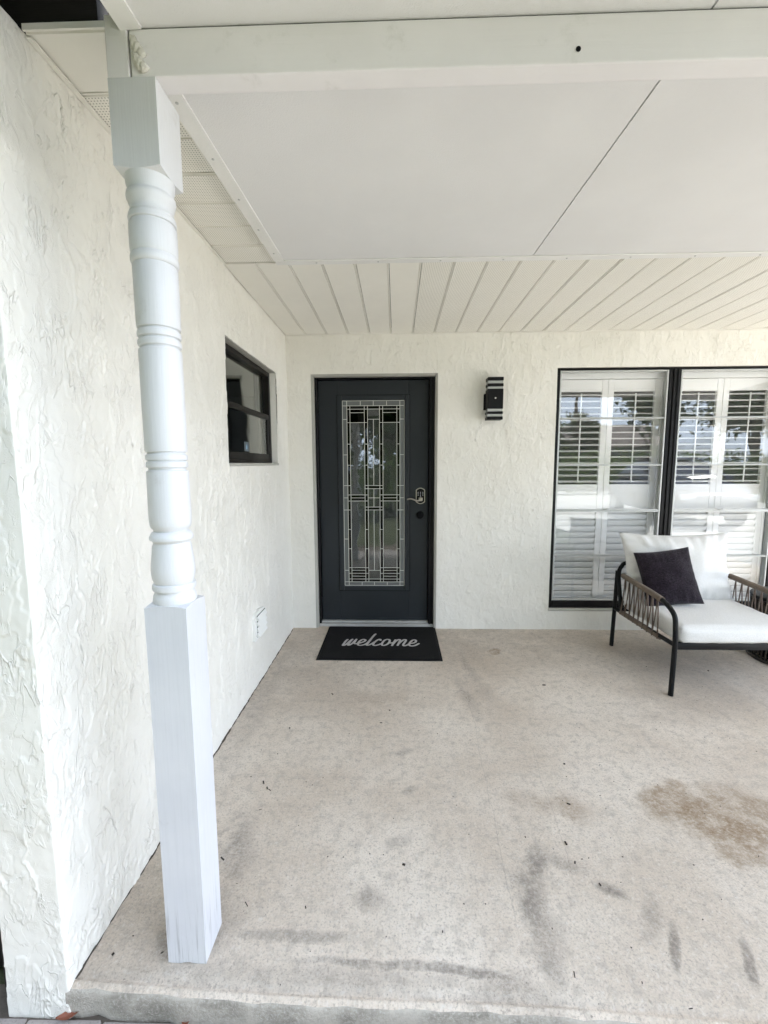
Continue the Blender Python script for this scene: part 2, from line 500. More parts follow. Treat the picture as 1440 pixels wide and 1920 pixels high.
class MB:
    def __init__(self):
        self.bm = bmesh.new()

    def box(self, x0, x1, y0, y1, z0, z1, bev=0., seg=1, mat=None):
        r = bmesh.ops.create_cube(self.bm, size=1)
        vs = r['verts']
        sc = Vector((x1 - x0, y1 - y0, z1 - z0)); ce = Vector(((x0 + x1) / 2, (y0 + y1) / 2, (z0 + z1) / 2))
        for v in vs:
            v.co = Vector((v.co.x * sc.x, v.co.y * sc.y, v.co.z * sc.z))
        if mat is not None:
            for v in vs:
                v.co = mat @ v.co
        for v in vs:
            v.co += ce
        if bev > 0:
            es = list({e for v in vs for e in v.link_edges})
            bmesh.ops.bevel(self.bm, geom=es, offset=min(bev, .45 * min(sc)), segments=seg, profile=.6, affect='EDGES')
        return self

    def poly(self, pts, ext):
        """prism from a polygon (list of 3D points) swept by the vector ext"""
        a = [self.bm.verts.new(p) for p in pts]
        b = [self.bm.verts.new(Vector(p) + Vector(ext)) for p in pts]
        n_ = len(pts)
        self.bm.faces.new(a[::-1]); self.bm.faces.new(b)
        for i in range(n_):
            self.bm.faces.new((a[i], a[(i + 1) % n_], b[(i + 1) % n_], b[i]))
        return self

    def tube(self, pts, r, seg=10, flat=1.):
        pts = [Vector(p) for p in pts]
        rings = []
        prev = None
        for i, p in enumerate(pts):
            d = (pts[min(i + 1, len(pts) - 1)] - pts[max(i - 1, 0)]).normalized()
            if prev is None:
                a = d.orthogonal().normalized()
            else:
                a = (prev - d * prev.dot(d)).normalized()
            prev = a
            b = d.cross(a)
            rr_ = r[i] if isinstance(r, (list, tuple)) else r
            rings.append([self.bm.verts.new(p + (a * math.cos(2 * math.pi * k / seg) + b * math.sin(2 * math.pi * k / seg) * flat) * rr_) for k in range(seg)])
        for i in range(len(rings) - 1):
            for k in range(seg):
                self.bm.faces.new((rings[i][k], rings[i][(k + 1) % seg], rings[i + 1][(k + 1) % seg], rings[i + 1][k]))
        self.bm.faces.new(rings[0][::-1]); self.bm.faces.new(rings[-1])
        return self

    def lathe(self, prof, seg=48, cx=0, cy=0, cap=True):
        rings = []
        for z, r in prof:
            rings.append([self.bm.verts.new((cx + r * math.cos(2 * math.pi * k / seg), cy + r * math.sin(2 * math.pi * k / seg), z)) for k in range(seg)])
        for i in range(len(rings) - 1):
            for k in range(seg):
                self.bm.faces.new((rings[i][k], rings[i][(k + 1) % seg], rings[i + 1][(k + 1) % seg], rings[i + 1][k]))
        if cap:
            self.bm.faces.new(rings[0][::-1]); self.bm.faces.new(rings[-1])
        return self

    def mesh(self, name, smooth=False, angle=40):
        bmesh.ops.recalc_face_normals(self.bm, faces=self.bm.faces)
        me = bpy.data.meshes.new(name)
        self.bm.to_mesh(me)
        self.bm.free()
        if smooth:
            me.shade_smooth()
            if angle < 180:
                me.set_sharp_from_angle(angle=rad(angle))
        return me

    def build(self, name, mat, parent=None, smooth=False, angle=40):
        return obj(name, self.mesh(name, smooth, angle), mat, parent)


def catmull(pts, n=8, closed=False):
    P = [Vector(p) for p in pts]
    out = []
    m = len(P)
    for i in range(m - 1):
        p0 = P[max(i - 1, 0)]; p1 = P[i]; p2 = P[i + 1]; p3 = P[min(i + 2, m - 1)]
        for k in range(n):
            s = k / n
            out.append(.5 * ((2 * p1) + (p2 - p0) * s + (2 * p0 - 5 * p1 + 4 * p2 - p3) * s * s + (3 * p1 - p0 - 3 * p2 + p3) * s ** 3))
    out.append(P[-1])
    return out


# ------------------------------------------------------------------ noise for the stucco relief
_rs = np.random.RandomState(3)
_perm = _rs.permutation(4096)
_gang = _rs.rand(4096) * 2 * np.pi
_gx, _gy = np.cos(_gang), np.sin(_gang)


def perlin(x, y, seed=0):
    xi = np.floor(x).astype(np.int64); yi = np.floor(y).astype(np.int64)
    xf = x - xi; yf = y - yi
    u = xf * xf * xf * (xf * (xf * 6 - 15) + 10); v = yf * yf * yf * (yf * (yf * 6 - 15) + 10)

    def g(ix, iy, dx, dy):
        h = _perm[(_perm[(ix + seed * 131) & 4095] + iy) & 4095]
        return _gx[h] * dx + _gy[h] * dy
    a = g(xi, yi, xf, yf); b = g(xi + 1, yi, xf - 1, yf); c_ = g(xi, yi + 1, xf, yf - 1); d = g(xi + 1, yi + 1, xf - 1, yf - 1)
    return 1.5 * ((a * (1 - u) + b * u) * (1 - v) + (c_ * (1 - u) + d * u) * v)


def sstep(a, b, x):
    q = np.clip((x - a) / (b - a), 0, 1)
    return q * q * (3 - 2 * q)


def stucco(s, z, tall=1.0, amp=1.0, sd=0):
    """skip-trowel relief in metres: trowelled plateaus, raised ragged ridges, rough patches"""
    wx = .018 * perlin(s / .07, z / .07, sd + 1) + .006 * perlin(s / .02, z / .02, sd + 2)
    wz = .03 * perlin(s / .07, z / .07, sd + 3) + .008 * perlin(s / .02, z / .02, sd + 4)
    S1, Z1 = s + wx, z + wz
    a = perlin(S1 / .11, Z1 / (.16 * tall), sd + 5) + .45 * perlin(S1 / .045, Z1 / (.06 * tall), sd + 6)
    h = .0016 * sstep(.02, .055, a) + .0010 * sstep(.33, .365, a)
    m1 = sstep(.08, .42, perlin(s / .3, z / .4, sd + 7))
    b = perlin(S1 / .06, Z1 / (.16 * tall), sd + 8) + .35 * perlin(S1 / .022, Z1 / (.04 * tall), sd + 9)
    brk = sstep(-.1, .25, perlin(s / .05, z / .08, sd + 10))
    h += .0034 * np.exp(-(b / .045) ** 2) * m1 * brk
    b2 = perlin(S1 / .12, Z1 / (.34 * tall), sd + 11)
    h += .0026 * np.exp(-(b2 / .022) ** 2) * sstep(0, .3, perlin(s / .2, z / .2, sd + 12))
    rp = sstep(.2, .5, perlin(s / .14, z / .2, sd + 13))
    h += .0018 * rp * perlin(s / .011, z / .018, sd + 14)
    h += .0007 * perlin(s / .025, z / .03, sd + 15)
    h += .004 * perlin(s / .8, z / .8, sd + 16)
    return h * amp * 1.15


def grid_lines(lo, hi, step, marks):
    pts = sorted(set([lo, hi] + [m_ for m_ in marks if lo < m_ < hi]))
    out = []
    pos = lo
    for a, b in zip(pts[:-1], pts[1:]):
        st = step((a + b) / 2) if callable(step) else step
        if callable(step):
            seg = [a]
            while seg[-1] < b:
                seg.append(seg[-1] + step(seg[-1]))
            seg = np.array(seg); seg = a + (seg - a) * (b - a) / (seg[-1] - a)
            out.extend(seg[:-1].tolist())
        else:
            out.extend(np.linspace(a, b, max(1, int(round((b - a) / st))) + 1)[:-1].tolist())
    out.append(hi)
    return np.array(out)


def stucco_sheet(name, sl, zl, path, holes, tall, amp, sd, parent):
    """path(s) -> (x, y, nx, ny) arrays; builds the displaced sheet with openings left out"""
    ss, zz = np.meshgrid(sl, zl)
    x, y, nx, ny = path(ss)
    h = stucco(ss, zz, tall, amp, sd)
    co = np.stack([x + nx * h, y + ny * h, zz], -1).reshape(-1, 3)
    ns, nz = len(sl), len(zl)
    i, j = np.meshgrid(np.arange(ns - 1), np.arange(nz - 1))
    i = i.ravel(); j = j.ravel()
    sc = (sl[i] + sl[i + 1]) / 2; zc_ = (zl[j] + zl[j + 1]) / 2
    keep = np.ones(len(i), bool)
    for (a, b, c_, d) in holes:
        keep &= ~((sc > a) & (sc < b) & (zc_ > c_) & (zc_ < d))
    i = i[keep]; j = j[keep]
    v0 = j * ns + i
    fc = np.stack([v0, v0 + 1, v0 + ns + 1, v0 + ns], 1).astype(np.int32)
    used = np.zeros(len(co), bool); used[fc.ravel()] = True
    remap = np.cumsum(used) - 1
    fc = remap[fc]; co = co[used]
    me = bpy.data.meshes.new(name)
    me.vertices.add(len(co)); me.vertices.foreach_set('co', co.ravel().astype(np.float32))
    me.loops.add(fc.size); me.loops.foreach_set('vertex_index', fc.ravel().astype(np.int32))
    me.polygons.add(len(fc)); me.polygons.foreach_set('loop_start', np.arange(0, fc.size, 4, dtype=np.int32))
    me.update(calc_edges=True)
    me.validate()
    me.shade_smooth()
    return obj(name, me, 'stucco', parent)


# ------------------------------------------------------------------ dimensions
D = 3.5275           # back wall
XL = -0.8804         # left wall
ZC = 2.402           # soffit
YC = 0.982           # outer corner of the left wall
GZ = -0.085          # ground

house = thing('house', 'cream stucco house with black front door, shuttered window and vinyl soffit', 'house', (0, 0, 0))

# ------------------------------------------------------------------ walls
DO = (-.684, .329, 0, 2.098)        # door opening
WO = (1.264, 3.98, .182, 2.128)     # front window opening
LW = (2.262, 3.205, 1.393, 2.046)   # side window opening (y range, z range)
RC = .005
S_ret = .17                          # width of the return facing the camera (x -1.05 .. -0.88)


def left_path(s):
    # s=0 at the outer end of the return, runs to the corner, then along the wall
    s = np.asarray(s)
    c0 = S_ret - RC; c1 = c0 + RC * math.pi / 2
    th = np.clip((s - c0) / RC, 0, math.pi / 2)
    x = np.where(s < c0, XL - S_ret + s, XL - RC + RC * np.sin(th))
    y = np.where(s < c0, YC, np.where(s < c1, YC + RC - RC * np.cos(th), YC + RC + (s - c1)))
    return x, y, np.sin(th), -np.cos(th)


c1 = S_ret - RC + RC * math.pi / 2
s_of_y = lambda yy: c1 + (yy - YC - RC)
S_end = s_of_y(D + .02)
sl = grid_lines(0, S_end, lambda s: .0028 + .0014 * max(0, s - .17), [S_ret - RC, c1, s_of_y(LW[0]), s_of_y(LW[1])])
zl = grid_lines(GZ - .02, ZC + .006, .0038, [LW[2], LW[3]])
stucco_sheet('wall', sl, zl, left_path, [(s_of_y(LW[0]), s_of_y(LW[1]), LW[2], LW[3])], 2.0, 1.1, 0, house)

sl = grid_lines(XL - .005, 4.6, lambda s: .0062 if s < 3.2 else .03, [DO[0], DO[1], WO[0], WO[1]])
zl = grid_lines(-.03, ZC + .06, .0066, [DO[3], WO[2], WO[3]])
stucco_sheet('wall', sl, zl, lambda s: (s, np.full_like(s, D), np.zeros_like(s), -np.ones_like(s)),
             [(DO[0], DO[1], -1, DO[3]), (WO[0], WO[1], WO[2], WO[3])], 1.0, .8, 40, house)
# wall cores behind the stucco skin (also keep daylight out of the rooms)
m = MB()
m.box(XL - .16, XL - .012, YC + .03, LW[0] - .002, GZ, ZC - .004)
m.box(XL - .16, XL - .012, LW[1] + .002, D + .15, GZ, ZC - .004)
m.box(XL - .16, XL - .012, LW[0] - .002, LW[1] + .002, GZ, LW[2] - .002)
m.box(XL - .16, XL - .012, LW[0] - .002, LW[1] + .002, LW[3] + .002, ZC + .05)
m.build('wall_core', 'room', house)
m = MB()
m.box(XL + .0, DO[0] - .022, D + .012, D + .15, GZ, ZC + .05)
m.box(DO[1] + .022, WO[0] - .002, D + .012, D + .15, GZ, ZC + .05)
m.box(WO[1] + .002, 6, D + .012, D + .15, GZ, ZC + .05)
m.box(DO[0] - .022, DO[1] + .022, D + .012, D + .15, DO[3] + .022, ZC + .05)
m.box(WO[0] - .002, WO[1] + .002, D + .012, D + .15, GZ, WO[2] - .002)
m.box(WO[0] - .002, WO[1] + .002, D + .012, D + .15, WO[3] + .002, ZC + .05)
m.build('wall_core', 'room', house)
# rooms behind the openings
m = MB()
m.box(XL + .0, 6, 7.0, 7.1, 0, 2.6)
m.box(6, 6.1, D + .0, 7.1, 0, 2.6)
m.box(.75, .85, D + .151, 7.0, 0, 2.45)
m.box(-4.2, -4.1, 1.1, 7.1, 0, 2.6)
m.box(-4.1, XL - .17, 7.0, 7.1, 0, 2.6)
m.box(XL - .15, XL - .02, D + .151, 7.0, 0, 2.45)
m.box(-4.1, -1.06, 1.3, 1.4, 0, 2.6)
m.build('room_wall', 'room', house)
MB().box(-4.2, 6.1, D + .152, 7.1, -.05, .012).build('room_floor', 'room_dark', house)
MB().box(-4.2, XL - .165, 1.4, D + .15, -.05, .010).build('room_floor', 'room_dark', house)
MB().box(-4.2, 6.1, D + .152, 7.1, 2.452, 2.50).build('room_ceiling', 'room', house)
MB().box(-4.2, XL - .02, 1.15, D + .15, 2.47, 2.52).build('room_ceiling', 'room', house)

# ------------------------------------------------------------------ house roof, soffits
m = MB()
for pts in ([(-4.6, 2.30, 2.50), (6.5, 2.30, 2.50), (6.5, 7.4, 4.1), (-4.6, 7.4, 4.1)],
            [(-4.6, 1.2, 2.62), (-.62, 1.2, 2.62), (-.62, 2.30, 2.56), (-4.6, 2.30, 2.56)]):
    m.poly(pts, (0, 0, .12))
m.box(-4.6, 6.5, 7.4, 7.5, 2.4, 4.3)
m.build('roof', 'roof_far', house)
# open eave cavity in front of the side soffit, its shade put into near-black colour
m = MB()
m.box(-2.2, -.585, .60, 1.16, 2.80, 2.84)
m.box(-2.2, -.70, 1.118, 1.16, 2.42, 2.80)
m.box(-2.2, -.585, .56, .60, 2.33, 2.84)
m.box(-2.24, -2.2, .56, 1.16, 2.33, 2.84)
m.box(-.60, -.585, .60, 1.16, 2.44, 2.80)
m.build('eave_cavity', 'shade_dark', house)
MB().box(-2.2, -.89, .601, .97, 2.405, 2.43).build('eave_board', 'shade_dark', house)

soffit = part_root('soffit', house)


def soffit_mesh(length, wid=.168, plain=False):
    """one vinyl soffit panel, running along +Y, with its V groove at the right edge"""
    m = MB()
    prof = [(0.001, 0), (wid - .014, 0), (wid - .0128, .005), (wid - .0085, .005), (wid - .0073, .0003), (wid - .002, 0), (wid - .002, .014), (0.002, .014)]
    m.poly([(x, 0, z) for x, z in prof], (0, length, 0))
    return m.mesh('soffit_panel')


L1 = D - 2.305 - .004
me_s = soffit_mesh(L1); me_s.materials.append(M['soffit_perf'])
me_p = soffit_mesh(L1); me_p.materials.append(M['soffit_plain'])
x = XL + .004
k = 0
while x < 4.4:
    o = obj('soffit_panel', me_p if x < .05 and k % 3 != 5 else me_s, None, soffit)
    o.location = (x, 2.303, ZC + random.uniform(-.0012, .0012))
    o.rotation_euler = (0, random.uniform(-.004, .004), 0)
    x += .168; k += 1
L2 = .275
me_s2 = soffit_mesh(L2); me_s2.materials.append(M['soffit_perf'])
me_p2 = soffit_mesh(L2, .175); me_p2.materials.append(M['soffit_plain'])
for k in range(7):
    o = obj('soffit_panel', me_p2 if k == 6 else me_s2, None, soffit)
    o.rotation_euler = (random.uniform(-.006, .006), 0, rad(-90))
    o.location = (XL + .003, 2.290 - .168 * k, ZC + .003 + random.uniform(-.002, .002))
    # panel X axis now runs toward -Y, its length toward +X
m = MB()
m.box(XL + .004, 4.5, D - .018, D - .004, ZC - .004, ZC - .001)
m.box(XL + .002, XL + .016, 1.12, 2.29, ZC - .004, ZC - .001)
m.build('soffit_channel', 'soffit_plain', soffit)
# dark sheet added above the soffit so that gaps read dark
MB().box(XL - .01, 4.6, 1.16, D + .05, ZC + .045, ZC + .06).build('gap_shade_sheet', 'shade_dark', soffit)

# ------------------------------------------------------------------ front door
door = part_root('front_door', house)
YD = D + .10
m = MB()
m.box(DO[0] - .02, DO[0] + .018, D + .006, D + .13, -.02, DO[3] + .02, .004)
m.build('reveal', 'plaster_trim', door)
MB().box(DO[1] - .018, DO[1] + .02, D + .006, D + .13, -.02, DO[3] + .02, .004).build('reveal', 'plaster_trim', door)
MB().box(DO[0] + .019, DO[1] - .019, D + .006, D + .13, DO[3] - .017, DO[3] + .02, .004).build('reveal', 'plaster_trim', door)
LX0, LX1, LZ0, LZ1 = -.6443, .2637, .038, 2.066
m = MB()
m.box(DO[0] + .019, LX0 - .003, D + .05, D + .15, .012, DO[3] - .018, .003)
m.build('door_frame', 'black_frame', door)
m = MB()
m.box(LX1 + .003, DO[1] - .019, D + .05, D + .15, .012, DO[3] - .018, .003)
m.box(LX1 + .012, LX1 + .020, D + .042, D + .052, .012, DO[3] - .02, .001)
m.build('door_frame', 'black_frame', door)
MB().box(LX0 - .002, LX1 + .002, D + .05, D + .15, LZ1 + .003, DO[3] - .018, .003).build('door_frame', 'black_frame', door)
GX0, GX1, GZ0, GZ1 = -.452, .070, .338, 1.909      # glass
m = MB()
m.box(LX0, GX0 - .03, YD, YD + .044, LZ0, LZ1, .002)
m.box(GX1 + .03, LX1, YD, YD + .044, LZ0, LZ1, .002)
m.box(GX0 - .0302, GX1 + .0302, YD, YD + .044, LZ0, GZ0 - .03)
m.box(GX0 - .0302, GX1 + .0302, YD, YD + .044, GZ1 + .03, LZ1)
m.build('door_leaf', 'door', door)
m = MB()
for (a, b, c_, d) in ((GX0 - .037, GX0 + .002, GZ0 - .037, GZ1 + .037), (GX1 - .002, GX1 + .037, GZ0 - .037, GZ1 + .037),
                      (GX0 + .0021, GX1 - .0021, GZ0 - .037, GZ0 + .002), (GX0 + .0021, GX1 - .0021, GZ1 - .002, GZ1 + .037)):
    m.box(a, b, YD - .012, YD + .02, c_, d, .006, 2)
m.build('glass_frame', 'door', door)
m = MB()
for (a, b, c_, d) in ((GX0 - .041, GX0 - .0372, GZ0 - .041, GZ1 + .041), (GX1 + .0372, GX1 + .041, GZ0 - .041, GZ1 + .041),
                      (GX0 - .0371, GX1 + .0371, GZ0 - .041, GZ0 - .0372), (GX0 - .0371, GX1 + .0371, GZ1 + .0372, GZ1 + .041)):
    m.box(a, b, YD - .004, YD + .01, c_, d)
m.build('shadow_strip', 'lock_black', door)  # black strips stand for the shadow line around the glass frame
m = MB()
m.box(DO[0] + .02, DO[1] - .02, D + .035, D + .075, -.01, .022, .006, 2)
m.box(DO[0] + .021, DO[1] - .021, D + .075, D + .16, -.01, .034, .004)
m.build('threshold', 'threshold', door)
for hz in (.30, 1.05, 1.85):
    MB().box(LX0 - .014, LX0 + .004, D + .070, D + .099, hz - .05, hz + .05, .003).build('hinge', 'black_frame', door)
# leaded glass
GY = YD + .004
cols = {'A': (0, .07), 'B': (.07, .12), 'C': (.12, .354), 'D': (.354, .405), 'E': (.405, .6), 'F': (.6, .652), 'G': (.652, .881), 'H': (.881, .93), 'I': (.93, 1)}
cA = [.0256, .096, .283, .4475, .514, .58, .74, .915, .98]
cB = [.0256, .043, .113, .226, .338, .4475, .498, .531, .58, .687, .794, .90, .932, .964, .98]
cC = [.0256, .043, .0615, .113, .498, .514, .531, .90, .915, .932, .948, .964, .98]
cD = [.0256, .043, .113, .226, .338, .4475, .4645, .498, .531, .564, .58, .687, .794, .90, .932, .964, .98]
cE = [.0256, .043, .096, .4475, .4645, .514, .564, .58, .915, .964, .98]
cuts = {'A': cA, 'I': cA, 'B': cB, 'H': cB, 'C': cC, 'G': cC, 'D': cD, 'F': cD, 'E': cE}
gx = lambda u: GX0 + .006 + (GX1 - GX0 - .012) * u
gz = lambda v: GZ1 - .006 - (GZ1 - GZ0 - .012) * v
segs = set()


def pane(u0, u1, v0, v1, mat, tilt):
    w = gx(u1) - gx(u0) - .001; h = gz(v0) - gz(v1) - .001
    o = MB().box(-w / 2, w / 2, -.0006, .0006, -h / 2, h / 2).build('glass_pane', mat, door)
    o.location = ((gx(u0) + gx(u1)) / 2, GY, (gz(v0) + gz(v1)) / 2)
    o.rotation_euler = (random.uniform(-1, 1) * tilt, 0, random.uniform(-1, 1) * tilt)
    segs.add((u0, u1, v0, 'h')); segs.add((u0, u1, v1, 'h')); segs.add((v0, v1, u0, 'v')); segs.add((v0, v1, u1, 'v'))


for key, (u0, u1) in cols.items():
    cs = cuts[key]
    for v0, v1 in zip(cs[:-1], cs[1:]):
        if key in 'AI':
            pane(u0, u1, v0, v1, 'door_obscure', .006)
        elif key in 'BDFH':
            pane(u0, u1, v0, v1, 'door_bevel', .02)
        elif key == 'E':
            if v1 - v0 > .2 or (.45 < v0 < .53):
                pane(u0, .5, v0, v1, 'door_clear', .004); pane(.5, u1, v0, v1, 'door_clear', .004)
            else:
                pane(u0, u1, v0, v1, 'door_bevel' if v1 - v0 < .03 else 'door_clear', .03)
        else:
            pane(u0, u1, v0, v1, 'door_clear' if v1 - v0 > .1 else 'door_bevel', .003 if v1 - v0 > .1 else .03)
for v0, v1 in ((0, .0256), (.98, 1)):
    us = [0, .07, .29, .5, .715, .93, 1]
    for u0, u1 in zip(us[:-1], us[1:]):
        pane(u0, u1, v0, v1, 'door_obscure', .006)
m = MB()
lines = {}
for (a, b, c_, d) in segs:
    lines.setdefault((d, c_), []).append((a, b))
for (d, c_), iv in sorted(lines.items()):
    iv.sort()
    runs = [list(iv[0])]
    for a, b in iv[1:]:
        if a <= runs[-1][1] + 1e-6:
            runs[-1][1] = max(runs[-1][1], b)
        else:
            runs.append([a, b])
    for a, b in runs:
        if d == 'h':
            m.box(gx(a) + .001, gx(b) - .001, GY - .0031, GY + .003, gz(c_) - .0018, gz(c_) + .0018)
        else:
            m.box(gx(c_) - .0020, gx(c_) + .0020, GY - .0036, GY + .0034, gz(b), gz(a))
m.build('leading', 'came', door)
# lock: arched escutcheon with keypad and lever
pl = part_root('unused', door)
bpy.data.objects.remove(pl)


def arch(w, h, bulge, n=10):
    pts = []
    for k in range(n + 1):
        s = -1 + 2 * k / n
        pts.append((s * w / 2, -h / 2 + bulge * (s * s)))
    for k in range(n + 1):
        s = 1 - 2 * k / n
        pts.append((s * w / 2, h / 2 - bulge * (s * s)))
    return pts


LKX, LKZ = .200, 1.118
m = MB(); m.poly([(LKX + a, YD - .013, LKZ + b) for a, b in arch(.076, .136, .017)], (0, .0128, 0)); m.build('lock_plate', 'nickel', door)
m = MB(); m.poly([(LKX + a, YD - .0155, LKZ + b) for a, b in arch(.062, .122, .015)], (0, .004, 0)); m.build('lock_face', 'lock_black', door)
m = MB()
for i in range(3):
    for j in range(4 if i == 1 else 3):
        m.box(LKX - .020 + .020 * i - .003, LKX - .020 + .020 * i + .003, YD - .0165, YD - .015, LKZ + .030 - .012 * j - .003, LKZ + .030 - .012 * j + .003)
m.build('keypad', 'keys', door)
m = MB()
m.box(LKX - .016, LKX + .016, YD - .058, YD - .0152, LKZ - .042, LKZ - .010, .008, 3)
m.tube(catmull([(LKX, YD - .05, LKZ - .032), (LKX - .03, YD - .056, LKZ - .037), (LKX - .06, YD - .058, LKZ - .026), (LKX - .085, YD - .057, LKZ - .020), (LKX - .112, YD - .052, LKZ - .026)], 6), .0068, 10, .8)
m.build('door_handle', 'nickel', door, True, 50)
m = MB(); m.lathe([(0, .0325), (.008, .0325), (.014, .029), (.016, .02), (.0165, .001)], 28)
o = m.build('deadbolt', 'lock_black', door, True)
o.rotation_euler = (rad(90), 0, 0); o.location = (.198, YD, .955)

# ------------------------------------------------------------------ front window with plantation shutters
win = part_root('front_window', house)
YW = D + .022
BX = [(1.297, 2.146), (2.240, 3.038), (3.132, 3.93)]
zt, zb_ = 2.121, .240
m = MB(); m.box(WO[0] + .001, BX[0][0], YW, YW + .07, WO[2] + .001, WO[3] - .001, .003); m.build('window_frame', 'black_frame', win)
m = MB(); m.box(BX[0][0] + .0005, WO[1] - .001, YW + .001, YW + .07, zt - .006, WO[3] - .001, .002); m.build('window_frame', 'black_frame', win)
m = MB(); m.box(BX[0][0] + .0005, WO[1] - .001, YW, YW + .07, WO[2] + .001, zb_, .004); m.build('window_frame', 'black_frame', win)
for a, b in ((2.146, 2.240), (3.038, 3.132)):
    m = MB()
    m.box(a + .001, b - .001, YW + .006, YW + .07, zb_ + .001, zt - .007, .003)
    m.box(a + .030, a + .044, YW - .004, YW + .01, zb_ + .001, zt - .007, .003)
    m.box(b - .030, b - .016, YW - .002, YW + .01, zb_ + .001, zt - .007, .003)
    m.build('mullion', 'black_frame', win)
MB().box(WO[0] - .004, WO[1], D - .006, D + .02, WO[2] - .022, WO[2] - .001, .004).build('window_sill', 'plaster_trim', win)
bars = [2.108, 1.742, 1.368, .998, .622, .246]
for bi, (a, b) in enumerate(BX[:2] + [BX[2]]):
    YG = YW + .022
    m = MB()
    m.box(a + .001, a + .014, YG - .012, YG + .03, zb_ + .001, zt - .008, .002)
    m.box(b - .014, b - .001, YG - .012, YG + .03, zb_ + .001, zt - .008, .002)
    m.box(a + .0142, b - .0142, YG - .011, YG + .03, zt - .021, zt - .008, .002)
    m.box(a + .0142, b - .0142, YG - .011, YG + .03, zb_ + .001, zb_ + .012, .002)
    m.build('sash_frame', 'alu', win)
    for zi, zv in enumerate(bars[1:-1]):
        th = .011 if zi == 2 else .0065
        m = MB()
        m.box(a + .0142, b - .0142, YG - .012, YG + .012, zv - th, zv + th * .2, .002)
        m.box(a + .0142, b - .0142, YG - .006, YG + .012, zv + th * .35, zv + th * 1.1, .001)
        if zi == 2:
            m.box((a + b) / 2 - .03, (a + b) / 2 + .03, YG - .022, YG - .012, zv + .002, zv + .012, .003)
            m.box((a + b) / 2 - .012, (a + b) / 2 + .012, YG - .026, YG - .02, zv + .004, zv + .022, .003)
        m.build('window_bar', 'alu', win)
    tilts = [.35, .05, -.12, .10, -.2]
    for zi in range(5):
        z1_, z0_ = bars[zi], bars[zi + 1]
        w = b - a - .03; h = z1_ - z0_ - .012
        o = MB().box(-w / 2, w / 2, -.001, .001, -h / 2, h / 2).build('window_pane', 'pane', win)
        o.location = ((a + b) / 2, YG + .014, (z0_ + z1_) / 2)
        o.rotation_euler = (rad(tilts[zi] * (1 if bi == 0 else -.6)), 0, rad(.25 * (zi % 2) * (1 if bi else -1)))
YS = D + .122
me_cache = {}
for bi, (a, b) in enumerate(BX):
    sh = part_root('shutter', house)
    x0, x1 = a - .03, b + .03
    m = MB()
    m.box(x0, x1, YS - .012, YS + .02, 2.062, 2.125, .002)
    m.box(x0, x1, YS - .01, YS + .02, .165, .205, .002)
    m.box(x0, x0 + .03, YS - .012, YS + .02, .206, 2.061, .002)
    m.box(x1 - .03, x1, YS - .012, YS + .02, .206, 2.061, .002)
    m.build('shutter_frame', 'shutter', sh)
    px0, px1 = x0 + .032, x1 - .032
    xm = (px0 + px1) / 2
    for pi, (p0, p1) in enumerate(((px0, xm - .001), (xm + .001, px1))):
        st = .047
        MB().box(p0, p0 + st, YS, YS + .026, .207, 2.058, .002).build('stile', 'shutter', sh)
        MB().box(p1 - st, p1, YS, YS + .026, .207, 2.058, .002).build('stile', 'shutter', sh)
        for (r0, r1) in ((1.962, 2.057), (1.004, 1.208), (.207, .242)):
            MB().box(p0 + st + .0005, p1 - st - .0005, YS + .001, YS + .025, r0, r1, .002).build('rail', 'shutter', sh)
        lw = p1 - p0 - 2 * st - .003
        key = round(lw, 4)
        if key not in me_cache:
            m = MB()
            n_ = 12
            pts = [(-lw / 2, .031 * math.cos(2 * math.pi * q / n_), .0052 * math.sin(2 * math.pi * q / n_)) for q in range(n_)]
            m.poly(pts, (lw, 0, 0))
            me = m.mesh('louver', True, 60); me.materials.append(M['shutter']); me_cache[key] = me
        nl = 15
        for q in range(nl):      # open upper louvers
            o = obj('louver', me_cache[key], None, sh)
            o.location = ((p0 + p1) / 2, YS + .014, 1.208 + (q + .5) * (1.962 - 1.208) / nl)
            o.rotation_euler = (rad((14, 9, 4, 11)[bi + pi if bi + pi < 4 else 3] + random.uniform(-2, 2)), 0, 0)
        for q in range(nl):      # closed lower louvers
            o = obj('louver', me_cache[key], None, sh)
            o.location = ((p0 + p1) / 2, YS + .014, .242 + (q + .5) * (1.004 - .242) / nl)
            o.rotation_euler = (rad(-64 + random.uniform(-1.5, 1.5)), 0, 0)
        tx = (p0 + p1) / 2 - (.01 if pi == 0 else -.0)
        MB().box(tx - .005, tx + .005, YS - .026, YS - .018, 1.225, 1.945, .002).build('tilt_rod', 'shutter', sh)

# ------------------------------------------------------------------ side window
sw = part_root('side_window', house)
XW = XL - .042
y0, y1, z0, z1 = LW
m = MB()
m.box(XL - .13, XL - .001, y1 - .001, y1 + .012, z0 - .01, z1 + .01)
m.build('reveal', 'stucco', sw)
m = MB(); m.box(XL - .13, XL - .001, y0 + .001, y1 - .002, z1 - .002, z1 + .012); m.build('reveal', 'plaster_trim', sw)
m = MB(); m.box(XL - .13, XL + .004, y0 - .004, y1 + .016, z0 - .014, z0 + .003, .003); m.build('window_sill', 'plaster_trim', sw)
zm = 1.725
m = MB()
m.box(XW - .05, XW, y0 + .001, y0 + .030, z0 + .004, z1 - .003, .002)
m.box(XW - .05, XW, y1 - .034, y1 - .002, z0 + .004, z1 - .003, .002)
m.box(XW - .05, XW + .001, y0 + .0305, y1 - .0345, z1 - .034, z1 - .003, .002)
m.box(XW - .05, XW + .001, y0 + .0305, y1 - .0345, z0 + .004, z0 + .022, .002)
m.build('window_frame', 'bronze', sw)
MB().box(XW - .032, XW - .004, y0 + .031, y1 - .035, zm - .018, zm + .016, .003).build('meeting_rail', 'bronze', sw)
m = MB()
